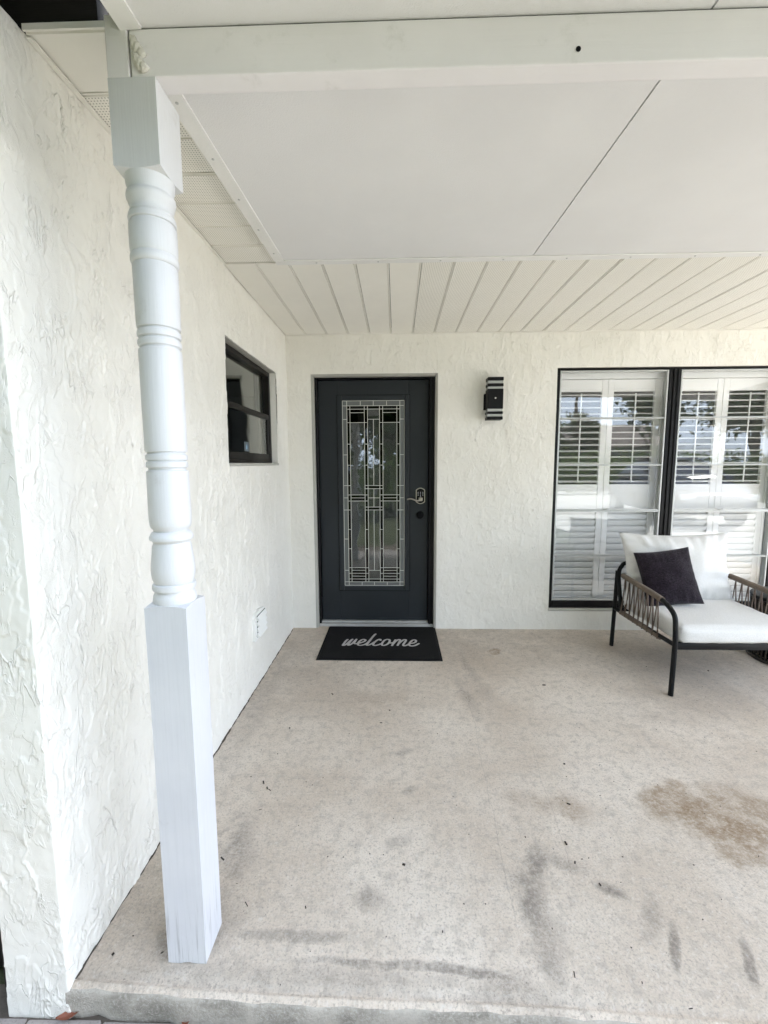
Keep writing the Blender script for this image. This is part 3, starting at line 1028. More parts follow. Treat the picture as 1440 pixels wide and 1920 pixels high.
m.box(XW - .026, XW - .006, y0 + .031, y1 - .035, z0 + .0225, z0 + .068, .003)
m.box(XW - .026, XW - .006, y1 - .064, y1 - .0352, z0 + .069, zm - .019, .003)
m.box(XW - .026, XW - .006, y0 + .031, y0 + .05, z0 + .069, zm - .019, .003)
m.build('lower_sash', 'bronze', sw)
for (a, b, off) in ((zm + .016, z1 - .034, -.036), (z0 + .068, zm - .018, -.016)):
    h = b - a; w = y1 - y0 - .066
    o = MB().box(-.0015, .0015, -w / 2, w / 2, -h / 2, h / 2).build('window_pane', 'pane_side', sw)
    o.location = (XW + off, (y0 + y1) / 2 - .002, (a + b) / 2)
m = MB()
for q in range(16):
    yy = y0 - .05 + q * .028
    m.tube([(XL - .22 + .012 * math.sin(q * 2.1), yy, .9), (XL - .22 + .014 * math.sin(q * 2.1 + .4), yy, 2.3)], .018, 8)
m.build('curtain', 'curtain', sw, True, 180)
# small security sticker low in the lower pane
m = MB(); m.box(XW - .0142, XW - .0132, 2.66, 2.745, z0 + .076, z0 + .135)
o = m.build('window_sticker', NT('sticker_grey', (.10, .12, .14), .5).m, sw)
m = MB()
m.poly([(XW - .0131, 2.70 + .011 * math.sin(a_) * (1 - .45 * max(0, math.cos(a_))), z0 + .103 + .017 * math.cos(a_)) for a_ in np.linspace(0, 2 * math.pi, 14)[:-1]], (.0004, 0, 0))
m.build('sticker_mark', NT('sticker_blue', (.25, .45, .6), .5).m, sw)

# ------------------------------------------------------------------ garage front beside the corner
gd = part_root('garage_door', house)
for q in range(4):
    MB().box(-3.6, XL - S_ret - .004, YC + .10, YC + .14, GZ + .52 * q + .003, GZ + .52 * q + .517, .006, 2).build('door_panel', M['bronze'], gd)
m = MB(); m.box(-3.8, XL - S_ret - .001, YC + .003, YC + .16, 2.0, 2.41); m.build('garage_lintel', 'stucco', house)
m = MB(); m.box(XL - S_ret - .03, XL - S_ret - .002, YC + .02, YC + .12, GZ, 1.998, .004); m.build('garage_jamb', 'bronze', gd)

# ------------------------------------------------------------------ porch roof: sheets, beam, trims
roof = thing('porch_roof', 'flat white porch roof of wide panels carried by a white beam', 'porch roof', (0, 2.3, 2.42))
roofM = Vector((0, 2.3, 2.42))


def rz(y):
    return 2.3455 + (y - 1.046) * (2.398 - 2.3455) / (2.256 - 1.046)


def rpart(m, name, mat, smooth=False):
    o = m.build(name, mat, roof, smooth)
    o.location = -roofM
    return o


seams = [(-.602, .668), (.671, 2.06), (2.063, 3.3), (3.303, 4.5)]
for (a, b) in seams:
    m = MB()
    m.poly([(a + .001, .66, rz(.66)), (a + .001, 2.30, rz(2.30)), (a + .001, 2.30, rz(2.30) + .07), (a + .001, .66, rz(.66) + .07)], (b - a - .002, 0, 0))
    rpart(m, 'ceiling_panel', 'panel')
m = MB(); m.box(-.588, 4.5, 1.046, 1.0965, 2.2465, 2.3425, .004, 2); rpart(m, 'beam', 'beam')
m = MB(); m.box(-.588, 4.5, 1.046 + .004, 1.0965 - .004, 2.343, 2.3465); rpart(m, 'beam_gap_shade', 'shade_dark')
m = MB(); m.lathe([(0, .0055), (.001, .0055)], 14)
o = m.build('bolt_hole', 'lock_black', roof); o.rotation_euler = (rad(90), 0, 0); o.location = Vector((.392, 1.0458, 2.274)) - roofM
# side channel under the left edge and head channel along the house eave
m = MB()
for (ya, yb) in ((.66, 1.0445), (1.098, 2.2975)):
    m.poly([(-.606, ya, rz(ya) - .006), (-.606, yb, rz(yb) - .006), (-.606, yb, rz(yb) + .05), (-.606, ya, rz(ya) + .05)], (.048, 0, 0))
rpart(m, 'side_channel', 'trim')
m = MB(); m.box(-.606, 4.5, 2.258, 2.3005, 2.391, 2.3975, .0015); rpart(m, 'head_channel', 'trim')
me_sc = MB().lathe([(0, .0045), (.0015, .0045), (.0022, .003)], 10).mesh('screw'); me_sc.materials.append(M['alu'])
for q in range(12):
    o = obj('screw', me_sc, None, roof); o.rotation_euler = (math.pi, 0, 0); o.location = Vector((-.4 + q * .31, 2.28, 2.391)) - roofM
for q in range(5):
    yy = 1.25 + q * .23
    o = obj('screw', me_sc, None, roof); o.rotation_euler = (math.pi, 0, 0); o.location = Vector((-.584, yy, rz(yy) - .006)) - roofM
# fascia beam at the outer edge of the roof
m = MB(); m.box(-.61, 4.5, .62, .658, 2.315, 2.42, .004); rpart(m, 'fascia', 'trim')

# foam beads squeezed out where beam and post meet
foam = thing('foam_bead', 'lumpy off-white foam sealant squeezed out between the post and the beam', 'sealant', (-.572, 1.04, 2.26))
bm = bmesh.new()
for (fx, fz, fr) in ((-.578, 2.318, .008), (-.572, 2.308, .0105), (-.566, 2.298, .011), (-.560, 2.290, .009), (-.574, 2.288, .008), (-.569, 2.278, .0105), (-.562, 2.268, .011), (-.556, 2.262, .0095)):
    r = bmesh.ops.create_icosphere(bm, subdivisions=2, radius=fr)
    for v in r['verts']:
        v.co = Vector((v.co.x, v.co.y * .8, v.co.z * 1.15)) * (1 + .25 * math.sin(v.co.x * 900 + v.co.z * 700)) + Vector((fx, 1.043, fz))
me = bpy.data.meshes.new('foam'); bm.to_mesh(me); bm.free(); me.shade_smooth()
o = obj('foam', me, 'foam', foam); o.location = -foam.location

# ------------------------------------------------------------------ porch post
PX, PY, PW = -.6415, 1.0445, .1075
post = thing('porch_post', 'white turned wooden porch post with square ends and a frayed foot', 'post', (PX + PW / 2, PY + PW / 2, 0))
hw = PW / 2


def square_block(z0, z1, round_top, round_bot, n=9):
    """square section whose ends are turned down to a curve on each face"""
    bm = bmesh.new()
    N = 4 * n
    per = []
    for sdx in range(4):
        for k in range(n):
            s = -1 + 2 * k / n
            a_ = [(s, -1), (1, s), (-s, 1), (-1, -s)][sdx]
            per.append((a_[0] * hw, a_[1] * hw, 1 - abs(s)))
    nz = 24
    rings = []
    for j in range(nz + 1):
        f_ = j / nz
        ring = []
        for (x_, y_, mid_) in per:
            rr_ = math.hypot(x_, y_)
            drop = (rr_ - hw) * .28
            za = z0 + (drop if round_bot else 0); zb2 = z1 - (drop if round_top else 0)
            ring.append(bm.verts.new((x_, y_, za + (zb2 - za) * f_)))
        rings.append(ring)
    for j in range(nz):
        for k in range(N):
            bm.faces.new((rings[j][k], rings[j][(k + 1) % N], rings[j + 1][(k + 1) % N], rings[j + 1][k]))
    for ring, rnd, zz in ((rings[0], round_bot, z0), (rings[-1], round_top, z1)):
        inner = [bm.verts.new((v.co.x / math.hypot(v.co.x, v.co.y) * hw * .97, v.co.y / math.hypot(v.co.x, v.co.y) * hw * .97, zz)) for v in ring]
        for k in range(N):
            bm.faces.new((ring[k], ring[(k + 1) % N], inner[(k + 1) % N], inner[k]))
        bm.faces.new(inner)
    bmesh.ops.recalc_face_normals(bm, faces=bm.faces)
    return bm


bm = square_block(0.001, 1.033, True, False)
for v in bm.verts:      # slightly worn, uneven foot
    if v.co.z < .004:
        v.co.z += .004 * max(0, math.sin(v.co.x * 90 + 1.3))
me = bpy.data.meshes.new('base_block'); bm.to_mesh(me); bm.free(); me.shade_smooth(); me.set_sharp_from_angle(angle=rad(35))
obj('base_block', me, 'post_block', post)
bm = square_block(2.0605, 2.2455, False, True)
me = bpy.data.meshes.new('top_block'); bm.to_mesh(me); bm.free(); me.shade_smooth(); me.set_sharp_from_angle(angle=rad(35))
obj('top_block', me, 'post', post)
m = MB(); m.box(-hw, -hw + .050, -hw, hw, 2.2458, 2.372, .002); m.build('top_tongue', 'beam', post)
R_ = lambda q: q * .945
keyp = [(1.030, .0515), (1.0366, R_(.0568)), (1.052, R_(.0545)), (1.061, R_(.0500)), (1.0645, R_(.0495)), (1.066, R_(.0550)), (1.0737, R_(.0565)), (1.081, R_(.0550)), (1.083, R_(.0495)),
        (1.0876, R_(.0518)), (1.0976, R_(.0547)), (1.110, R_(.0563)), (1.1206, R_(.0565)), (1.140, R_(.0548)), (1.1649, R_(.0518)), (1.180, R_(.0500)), (1.190, R_(.0464)), (1.1955, R_(.0500)), (1.198, R_(.0548)),
        (1.202, R_(.0556)), (1.2065, R_(.0552)), (1.217, R_(.0490)), (1.2195, R_(.0440)), (1.224, R_(.0445)), (1.229, R_(.0500)), (1.238, R_(.0526)), (1.2538, R_(.0538)), (1.30, R_(.0532)), (1.3695, R_(.0524)),
        (1.374, R_(.0515)), (1.376, R_(.0462)), (1.380, R_(.0462))]
for zc_ in (1.390, 1.4085):
    keyp += [(zc_ - .0085, R_(.0468)), (zc_ - .006, R_(.0514)), (zc_, R_(.0522)), (zc_ + .006, R_(.0514)), (zc_ + .0085, R_(.0468))]
keyp += [(1.420, R_(.0462)), (1.423, R_(.0515)), (1.428, R_(.0522)), (1.5551, R_(.0526)), (1.665, R_(.0522)), (1.671, R_(.0515)), (1.673, R_(.0464)), (1.676, R_(.0464))]
for zc_ in (1.6862, 1.7075):
    keyp += [(zc_ - .0092, R_(.0470)), (zc_ - .0065, R_(.0518)), (zc_, R_(.0528)), (zc_ + .0065, R_(.0518)), (zc_ + .0092, R_(.0470))]
keyp += [(1.720, R_(.0466)), (1.722, R_(.0520)), (1.727, R_(.0527)), (1.7863, R_(.0534)), (1.864, R_(.0532)), (1.8684, R_(.0510)), (1.870, R_(.0548)), (1.876, R_(.0568)), (1.886, R_(.0566)), (1.892, R_(.0530)),
         (1.896, R_(.0556)), (1.915, R_(.0563)), (1.935, R_(.0562)), (1.9563, R_(.0552)), (1.964, R_(.0510)), (1.9655, R_(.0555)), (1.972, R_(.0560)), (1.978, R_(.0548)), (1.980, R_(.0500)), (1.984, R_(.0525)), (1.987, R_(.0512)),
         (1.992, R_(.0498)), (1.999, R_(.0502)), (2.004, R_(.0530)), (2.010, R_(.0545)), (2.0125, R_(.0560)), (2.0188, R_(.0572)), (2.026, R_(.0560)), (2.0295, R_(.0505)), (2.034, R_(.0505)), (2.045, R_(.0556)), (2.0615, R_(.0568))]
m = MB(); m.lathe(keyp, 56); m.build('turned_shaft', 'post', post, True, 50)

# ------------------------------------------------------------------ porch floor
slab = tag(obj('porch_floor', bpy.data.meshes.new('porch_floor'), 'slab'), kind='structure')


def front_y(x):
    return .978 - .022 * (x - XL) + .004 * math.sin(x * 5) if x < 1 else .937 + .004 * math.sin(5 * x)


bm = bmesh.new()
xs = [XL - .01 + i * .04 for i in range(int((4.8 - XL) / .04) + 1)]
rows = []
for x_ in xs:
    fy = front_y(x_)
    j = .002 * math.sin(x_ * 37) + .0015 * math.sin(x_ * 91)
    pr = [(D + .04, 0), (2.2, 0), (fy + .05, 0), (fy + .034, 0), (fy + .031, -.007), (fy + .023, -.007), (fy + .018, -.0005), (fy + .012, -.002), (fy + .004 + j, -.008), (fy + j, -.016), (fy + j * 2, -.05), (fy + .004 + j * 2, GZ - .03)]
    rows.append([bm.verts.new((x_, y_, z_)) for y_, z_ in pr])
for a, b in zip(rows[:-1], rows[1:]):
    for k in range(len(a) - 1):
        f_ = bm.faces.new((a[k], a[k + 1], b[k + 1], b[k])); f_.material_index = 1 if k >= 8 else 0; f_.smooth = True
bmesh.ops.recalc_face_normals(bm, faces=bm.faces)
bm.to_mesh(slab.data); bm.free()
if slab.data.polygons[0].normal.z < 0:
    slab.data.flip_normals()
slab.data.materials.append(M['slab_edge'])

bm = bmesh.new()
prev = None
for q in range(130):
    yy = 1.0 + q * (D - .03 - 1.0) / 129
    w = .0075 + .002 * math.sin(q * 1.7) + .0015 * math.sin(q * .37 + 1)
    cur = (bm.verts.new((XL - .01, yy, .0012)), bm.verts.new((XL + w, yy, .0012)))
    if prev:
        bm.faces.new((prev[0], prev[1], cur[1], cur[0]))
    prev = cur
bmesh.ops.recalc_face_normals(bm, faces=bm.faces)
me = bpy.data.meshes.new('joint'); bm.to_mesh(me); bm.free()
obj('joint', me, 'earth', slab)

# ------------------------------------------------------------------ ground, pavers
g = MB().box(-120, 120, -120, 120, GZ - .25, GZ - .03).build('lawn', 'lawn'); tag(g, kind='structure')
path = MB().box(-3.9, 3.58, -.5, 1.05, GZ - .034, GZ - .008).build('paved_path', 'earth'); tag(path, kind='structure')
me_pv = MB().box(-.099, .099, -.049, .049, -.03, 0, .004, 1).mesh('paver'); me_pv.materials.append(M['paver'])
for r_ in range(9):
    for q in range(13):
        o = obj('paver', me_pv, None, path)
        o.location = (-1.5 + q * .2035 + (.1 if r_ % 2 else 0), .925 - r_ * .1035, GZ + random.uniform(-.003, .002))
        o.rotation_euler = (random.uniform(-.01, .01), random.uniform(-.01, .01), random.uniform(-.02, .02))
drv = MB().box(3.6, 13, -17.4, 3.2, GZ - .028, GZ - .004).build('driveway', 'drive'); tag(drv, kind='structure')
st = MB().box(-120, 120, -24, -17.5, GZ - .027, GZ - .012).build('street', 'street'); tag(st, kind='structure')

# dry leaves on the pavers and tiny litter on the slab
me_lf = None
for i, (px, py, a_, lab) in enumerate(((132, 1908, .5, 'dark red dry leaf lying by the wall corner under the slab edge'), (350, 1912, 1.9, 'brown dry leaf lying under the slab edge below the post'), (80, 1890, -.5, 'small brown dry leaf against the foot of the wall return'))):
    bm = bmesh.new()
    n_ = 8
    L, Wd = (.062, .022) if i < 2 else (.04, .018)
    top = []
    for k in range(n_ + 1):
        s = k / n_
        w = Wd / 2 * math.sin(math.pi * s) ** .8
        z = .006 + .008 * (2 * s - 1) ** 2
        top.append([bm.verts.new(((s - .5) * L, -w, z + .004)), bm.verts.new(((s - .5) * L, 0, z)), bm.verts.new(((s - .5) * L, w, z + .005))])
    for k in range(n_):
        for e in range(2):
            try:
                bm.faces.new((top[k][e], top[k + 1][e], top[k + 1][e + 1], top[k][e + 1]))
            except ValueError:
                pass
    me = bpy.data.meshes.new('dry_leaf'); bm.to_mesh(me); bm.free()
    o = obj('dry_leaf', me, 'leaf_dry')
    md = o.modifiers.new('thick', 'SOLIDIFY'); md.thickness = .0008
    p = on_z(px, py, GZ)
    o.location = (p.x, p.y, GZ + .002); o.rotation_euler = (0, 0, a_)
    tag(o, lab, 'leaf', 'dry leaves on the pavers')
bits = [(183 / 2.571 + 400, 660 / 2.571 + 1200), (265, 642), (242, 688), (262, 710), (272, 724), (182, 796), (226, 819), (513, 836), (44, 1056), (86, 1126), (113, 1176), (280, 1191), (160, 1275),
        (590, 213), (574, 262), (437, 405), (368, 426), (345, 470), (310, 550), (730, 400), (808, 400), (718, 504), (850, 340), (1265, 508), (1080, 452), (938, 238), (383, 181), (720, 868), (918, 1085), (998, 1403), (1105, 1408), (1262, 1195), (785, 92), (740, 1072), (445, 1290)]
pix = [bits[0]] + [(a_ / 2.571 + 400, b_ / 2.571 + 1200) for a_, b_ in bits[1:]]
pix = pix[::2] + [(470, 1457), (501, 1478)]
pix += [(1058, 1433), (1124, 1435), (1066, 1508), (985, 1570), (1061, 1582), (1078, 1618), (1125, 1659), (1164, 1655), (1212, 1250), (1328, 1258), (1020, 1285), (212, 1790), (304, 1787), (1077, 1828), (1295, 1892), (1335, 1375)]
m = MB()
for (px, py) in pix:
    p = on_z(px, py, 0)
    a_ = random.uniform(0, 3.14); L = random.choice((.004, .006, .008, .012, .016)); wd = random.uniform(.0008, .0024)
    mt = Matrix.Rotation(a_, 3, 'Z')
    m.box(p.x - L / 2, p.x + L / 2, p.y - wd, p.y + wd, .0006, .0006 + wd * 1.4, wd * .6, 1, mt)
for q in range(160):
    x_, y_ = random.uniform(-.85, 2.4), random.uniform(1.0, 3.4)
    L = random.uniform(.002, .005)
    m.box(x_ - L / 2, x_ + L / 2, y_ - .0012, y_ + .0012, .0006, .0022, 0, 1, Matrix.Rotation(random.uniform(0, 3), 3, 'Z'))
tag(m.build('leaf_litter', 'litter'), 'tiny dark bits of leaf litter scattered over the concrete floor', 'litter', kind='stuff')

# ------------------------------------------------------------------ doormat
mat = thing('doormat', 'black rubber doormat with welcome written in grey script', 'doormat', (-.125, 3.24, 0))
MX0, MX1, MY0, MY1 = -.576, .325, 2.918, 3.555
loc = Vector(mat.location)
m = MB(); m.box(MX0 + .018, MX1 - .018, MY0 + .018, MY1 - .018, .003, .0085, .002); o = m.build('pile', 'mat', mat); o.location = -loc
m = MB()
m.box(MX0, MX1, MY0, MY1, .0008, .0045, .0015)
o = m.build('rim', 'mat_rim', mat); o.location = -loc
tx = lambda x_, y_: on_z(635 + x_ / 9, 1180 + y_ / 9, .0095)
strokes = [
    [(150, 172), (118, 200), (78, 255), (72, 268), (95, 268), (135, 245), (180, 205), (232, 168)],
    [(232, 168), (195, 205), (165, 250), (160, 266), (185, 264), (225, 240), (262, 205), (300, 168)],
    [(300, 168), (272, 210), (262, 232), (280, 243), (330, 236), (385, 222), (430, 205), (452, 186), (440, 172), (405, 172), (360, 195), (325, 235), (325, 258), (350, 270), (400, 266), (455, 248), (500, 215), (560, 145), (605, 95), (622, 80)],
    [(622, 80), (580, 120), (520, 200), (480, 250), (476, 268), (505, 266), (555, 245), (600, 215)],
    [(705, 186), (706, 172), (680, 170), (640, 190), (600, 225), (582, 255), (592, 270), (625, 272), (680, 258), (735, 235)],
    [(805, 172), (770, 190), (735, 232), (728, 258), (745, 272), (785, 268), (830, 245), (858, 210), (862, 185), (840, 170), (805, 172)],
    [(850, 225), (880, 232), (915, 225)],
    [(960, 178), (935, 215), (900, 275)],
    [(915, 252), (960, 205), (1010, 175), (1035, 178), (1030, 205), (995, 272)],
    [(1010, 248), (1050, 210), (1100, 178), (1132, 178), (1130, 200), (1095, 250), (1092, 274), (1120, 278), (1165, 262), (1205, 235)],
    [(1200, 240), (1250, 236), (1295, 218), (1305, 195), (1285, 180), (1245, 188), (1205, 225), (1190, 258), (1205, 278), (1250, 282), (1305, 268), (1352, 242)],
]
bm = bmesh.new()
for si, stx in enumerate(strokes):
    pts = catmull([tx(*q) for q in stx], 6)
    vs = []
    w = .0088
    zz = .0094 + si * .00012
    prevn = None
    for i, p in enumerate(pts):
        d = pts[min(i + 1, len(pts) - 1)] - pts[max(i - 1, 0)]
        nrm = Vector((-d.y, d.x, 0)).normalized() * w
        vs.append((bm.verts.new((p.x + nrm.x, p.y + nrm.y, zz)), bm.verts.new((p.x - nrm.x, p.y - nrm.y, zz))))
    for a, b in zip(vs[:-1], vs[1:]):
        bm.faces.new((a[0], a[1], b[1], b[0]))
    for e in (0, -1):
        c_ = pts[e]
        bm.faces.new([bm.verts.new((c_.x + w * math.cos(q * math.pi / 6), c_.y + w * math.sin(q * math.pi / 6), zz + .00005)) for q in range(12)])
bmesh.ops.recalc_face_normals(bm, faces=bm.faces)
for f_ in bm.faces:
    if f_.normal.z < 0:
        f_.normal_flip()
me = bpy.data.meshes.new('lettering'); bm.to_mesh(me); bm.free()
o = obj('lettering', me, 'mat_text', mat); o.location = -loc

# ------------------------------------------------------------------ wall lamp
lamp = thing('wall_lamp', 'black box wall lamp with banded glass slots beside the front door', 'wall lamp', (.760, D, 1.72))
ll = Vector(lamp.location)
YL0, YL1 = D - .115, D - .028
m = MB(); m.box(.690, .786, D - .03, D - .001, 1.806, 1.930, .003); o = m.build('back_plate', 'lamp_black', lamp); o.location = -ll
for (a, b) in ((2.016, 2.043), (1.972, 1.995), (1.805, 1.955), (1.765, 1.784), (1.722, 1.746)):
    m = MB(); m.box(.700, .820, YL0, YL1, a, b, .003); o = m.build('lamp_body' if b - a > .1 else 'band', 'lamp_black', lamp); o.location = -ll
t = NT('lamp_glass', (.62, .64, .62), .25)
t.b.inputs['Transmission Weight'].default_value = .4
for (a, b) in ((1.9955, 2.0155), (1.9555, 1.9715), (1.7845, 1.8045), (1.7465, 1.7645)):
    m = MB(); m.box(.704, .816, YL0 + .004, YL1 - .004, a, b); o = m.build('lamp_glass', t.m, lamp); o.location = -ll
m = MB(); m.lathe([(0, .006), (.002, .006), (.003, .004)], 12); o = m.build('screw', 'alu', lamp); o.rotation_euler = (rad(90), 0, 0); o.location = Vector((.76, YL0, 1.885)) - ll

# ------------------------------------------------------------------ vent cover low on the left wall
vent = thing('vent_cover', 'small white louvred vent cover low on the left wall', 'vent', (XL, 2.6, .39))
vl = Vector(vent.location)
m = MB()
vp = [(2.495, .315), (2.705, .315), (2.705, .455), (2.680, .475), (2.600, .487), (2.520, .478), (2.495, .458)]
m.poly([(XL - .004, a, b) for a, b in vp], (.027, 0, 0)); o = m.build('flange', 'white_plastic', vent); o.location = -vl
m = MB(); m.box(XL + .0231, XL + .0238, 2.533, 2.697, .325, .462); o = m.build('recess_shade', 'mat_rim', vent); o.location = -vl  # dark sheet painted in for the shade between the louvers
for q in range(4):
    m = MB(); m.poly([(XL + .0240, 2.535, .329 + q * .034), (XL + .040, 2.535, .329 + q * .034), (XL + .0240, 2.535, .354 + q * .034)], (0, .160, 0)); o = m.build('louver', 'white_plastic', vent); o.location = -vl
for zz in (.345, .435):
    m = MB(); m.lathe([(0, .004), (.0015, .004)], 10); o = m.build('screw', 'alu', vent); o.rotation_euler = (0, rad(90), 0); o.location = Vector((XL + .0232, 2.512, zz)) - vl

# ------------------------------------------------------------------ armchair
CH = Vector((2.016, 2.86, 0))
chair = thing('armchair', 'black metal armchair with white cushions and taupe rope sides by the window', 'armchair', CH)
XA = .378


def cpart(m, name, mat, smooth=True, ang=50, par=None):
    return m.build(name, mat, par or chair, smooth, ang)


TR = .0145
for sgn in (-1, 1):
    X = sgn * XA
    arm = catmull([(X, -.385 + .02, .002), (X, -.372, .30), (X, -.366, .42), (X, -.352, .485), (X, -.30, .522), (X, -.22, .545), (X, -.10, .556), (X, .25, .574)], 7)
    cpart(MB().tube(arm, TR, 12), 'front_leg', 'chair_metal')
    cpart(MB().tube([(X, .352, .001), (X, .335, .30), (X, .322, .590)], TR, 12), 'rear_leg', 'chair_metal')
    cpart(MB().tube([(X, -.37, .318), (X, .335, .300)], TR * .95, 10), 'side_rail', 'chair_metal')
    sl_ = cpart(MB().tube([(X, -.225, .546), (X, -.1, .557), (X, .235, .574)], TR + .0045, 14), 'arm_wrap', 'rope')
    for q in range(16):
        yy = -.205 + q * .0275
        dy = .0145 if q % 2 else -.0145
        topz = .552 + .055 * (yy + .225) - .014
        out = sgn * (.015 if q % 2 else .0125)
        m = MB()
        a_ = Vector((X + out * .55, yy - dy, topz + .016)); b_ = Vector((X + out, yy + dy, .308 - .014))
        mid_ = (a_ + b_) / 2 + Vector((-sgn * .004, 0, 0))
        m.tube(catmull([a_, mid_, b_], 3), .0088, 8, .42)
        cpart(m, 'strap', 'rope' if q % 2 else 'rope_in')
    m = MB(); m.tube([(X, -.23, .309), (X, .24, .302)], TR + .003, 12); cpart(m, 'rail_wrap', 'rope')
hoop = catmull([(-XA, .235, .305), (-XA, .285, .48), (-XA, .300, .58), (-XA + .02, .306, .628), (-XA + .075, .310, .655), (0, .312, .660), (XA - .075, .310, .655), (XA - .02, .306, .628), (XA, .300, .58), (XA, .285, .48), (XA, .235, .305)], 6)
cpart(MB().tube(hoop, TR, 12), 'back_frame', 'chair_metal')
cpart(MB().box(-XA + .012, XA - .012, -.372, -.346, .289, .330, .004, 2), 'front_rail', 'chair_metal')
cpart(MB().tube([(-XA, .30, .303), (XA, .30, .303)], TR, 10), 'back_rail', 'chair_metal')
for q in range(6):
    xx = -.28 + q * .112
    cpart(MB().box(xx - .03, xx + .03, -.346, .30, .312, .318), 'seat_slat', 'chair_metal', False)


def cushion_box(w, d, h, r, puff, seed, res=26):
    """rounded, slightly domed cushion with small surface unevenness, centred on its base"""
    bm = bmesh.new()
    bmesh.ops.create_cube(bm, size=2)
    bmesh.ops.subdivide_edges(bm, edges=bm.edges[:], cuts=res, use_grid_fill=True)
    co = np.array([v.co[:] for v in bm.verts])
    half = np.array([w / 2, d / 2, h / 2])
    P = co * half
    inner = np.clip(P, -(half - r), half - r)
    dlt = P - inner
    ln = np.linalg.norm(dlt, axis=1, keepdims=True); ln[ln == 0] = 1
    mask = (np.abs(P) > half - r - 1e-9).any(1)
    out = inner + dlt / ln * r
    P = np.where(mask[:, None], out, P)
    u = co[:, 0]; v_ = co[:, 1]
    dome = (1 - u ** 4) * (1 - v_ ** 4)
    P[:, 2] += np.where(co[:, 2] > 0, 1, -.3) * puff * dome * np.abs(co[:, 2])
    P[:, 1] -= .012 * (1 - co[:, 0] ** 2) * np.clip(-co[:, 1], 0, 1) * (1 - co[:, 2] ** 2)
    P += (.0028 * perlin(P[:, 0] / .12 + P[:, 2] / .15, P[:, 1] / .12 + seed, seed) + .0012 * perlin(P[:, 0] / .03, P[:, 1] / .03 + P[:, 2] / .03, seed + 1))[:, None] * co
    for vv, p in zip(bm.verts, P):
        vv.co = p
        vv.co.z += h / 2
    return bm


bm = cushion_box(.705, .66, .108, .035, .010, 5)
me = bpy.data.meshes.new('seat_cushion'); bm.to_mesh(me); bm.free(); me.shade_smooth()
seatc = obj('seat_cushion', me, 'cushion', chair); seatc.location = (0, -.045, .320)
# piping seam along the front edge of the seat cushion
m = MB(); m.box(-.055, -.02, -.003, .003, -.001, .001); tgo = m.build('care_tag', 'white_plastic', chair); tgo.location = (-.125, -.12, .440); tgo.rotation_euler = (0, 0, .1)


def pillow(w, h, t_, pinch, seed, wr=.006, n=44):
    """knife-edge cushion in the XZ plane, pointed corners, puckered near the seam"""
    bm = bmesh.new()
    g_ = np.linspace(-1, 1, n)
    U, V = np.meshgrid(g_, g_)
    shx = 1 - pinch * (1 - V ** 2); shz = 1 - pinch * (1 - U ** 2)
    X_ = U * w / 2 * shx; Z_ = V * h / 2 * shz
    prof = np.clip((1 - np.abs(U) ** 2.6), 0, 1) ** .55 * np.clip((1 - np.abs(V) ** 2.6), 0, 1) ** .55
    edge = np.maximum(np.abs(U), np.abs(V))
    fold = wr * np.exp(-((1 - edge) / .35) ** 2) * (perlin(U * 7 + seed, V * 1.2, seed) * (np.abs(V) > np.abs(U)) + perlin(V * 5 + seed, U * 1.2, seed + 1) * (np.abs(U) >= np.abs(V)))
    lump = wr * .6 * perlin(U * 2.2, V * 2.2 + seed, seed + 2)
    grids = []
    for sgn in (-1, 1):
        Y_ = sgn * (t_ / 2 * prof + (fold + lump) * prof ** .5)
        vs = [[bm.verts.new((X_[j, i], Y_[j, i], Z_[j, i])) for i in range(n)] for j in range(n)]
        for j in range(n - 1):
            for i in range(n - 1):
                bm.faces.new((vs[j][i], vs[j][i + 1], vs[j + 1][i + 1], vs[j + 1][i]))
    bmesh.ops.remove_doubles(bm, verts=bm.verts, dist=1e-5)
    bmesh.ops.recalc_face_normals(bm, faces=bm.faces)
    me = bpy.data.meshes.new('pillow'); bm.to_mesh(me); bm.free(); me.shade_smooth()
    return me


me = pillow(.775, .515, .20, .095, 11, .03)
bc = obj('back_cushion', me, 'cushion', chair)
bc.location = (-.022, .215, .637); bc.rotation_euler = (rad(-13), 0, 0)
tp = obj('throw_pillow', pillow(.345, .385, .13, .06, 23, .010), 'pillow')
tp.location = (1.838, 2.915, .612); tp.rotation_euler = (rad(-22), rad(-9), rad(-10))
tag(tp, 'dark purple throw pillow leaning on the white armchair cushion', 'pillow')

# ------------------------------------------------------------------ woven drum table at the right edge
tb = thing('wicker_table', 'dark woven drum side table half hidden behind the armchair', 'side table', (2.80, 2.985, 0))
RT = .262
cpart(MB().lathe([(.43, .02), (.43, RT + .004), (.437, RT + .012), (.450, RT + .012), (.456, RT + .006), (.456, .02)], 48), 'table_top', 'chair_metal', par=tb)
cpart(MB().lathe([(.004, RT - .02), (.004, RT + .006), (.022, RT + .006), (.026, RT - .004), (.026, RT - .02)], 48, cap=False), 'base_ring', 'wicker', par=tb)
cpart(MB().lathe([(.026, RT - .03), (.43, RT - .03)], 40, cap=False), 'drum_lining', 'lock_black', par=tb)
me_str = None
for q in range(60):
    a_ = 2 * math.pi * q / 60
    if me_str is None:
        m = MB(); m.tube(catmull([(RT - .004, 0, .022), (RT + .004, .012, .15), (RT - .004, .0, .28), (RT + .003, -.01, .432)], 4), .006, 6)
        me_str = m.mesh('strand', True, 180); me_str.materials.append(M['wicker'])
    o = obj('strand', me_str, None, tb); o.rotation_euler = (0, 0, a_)

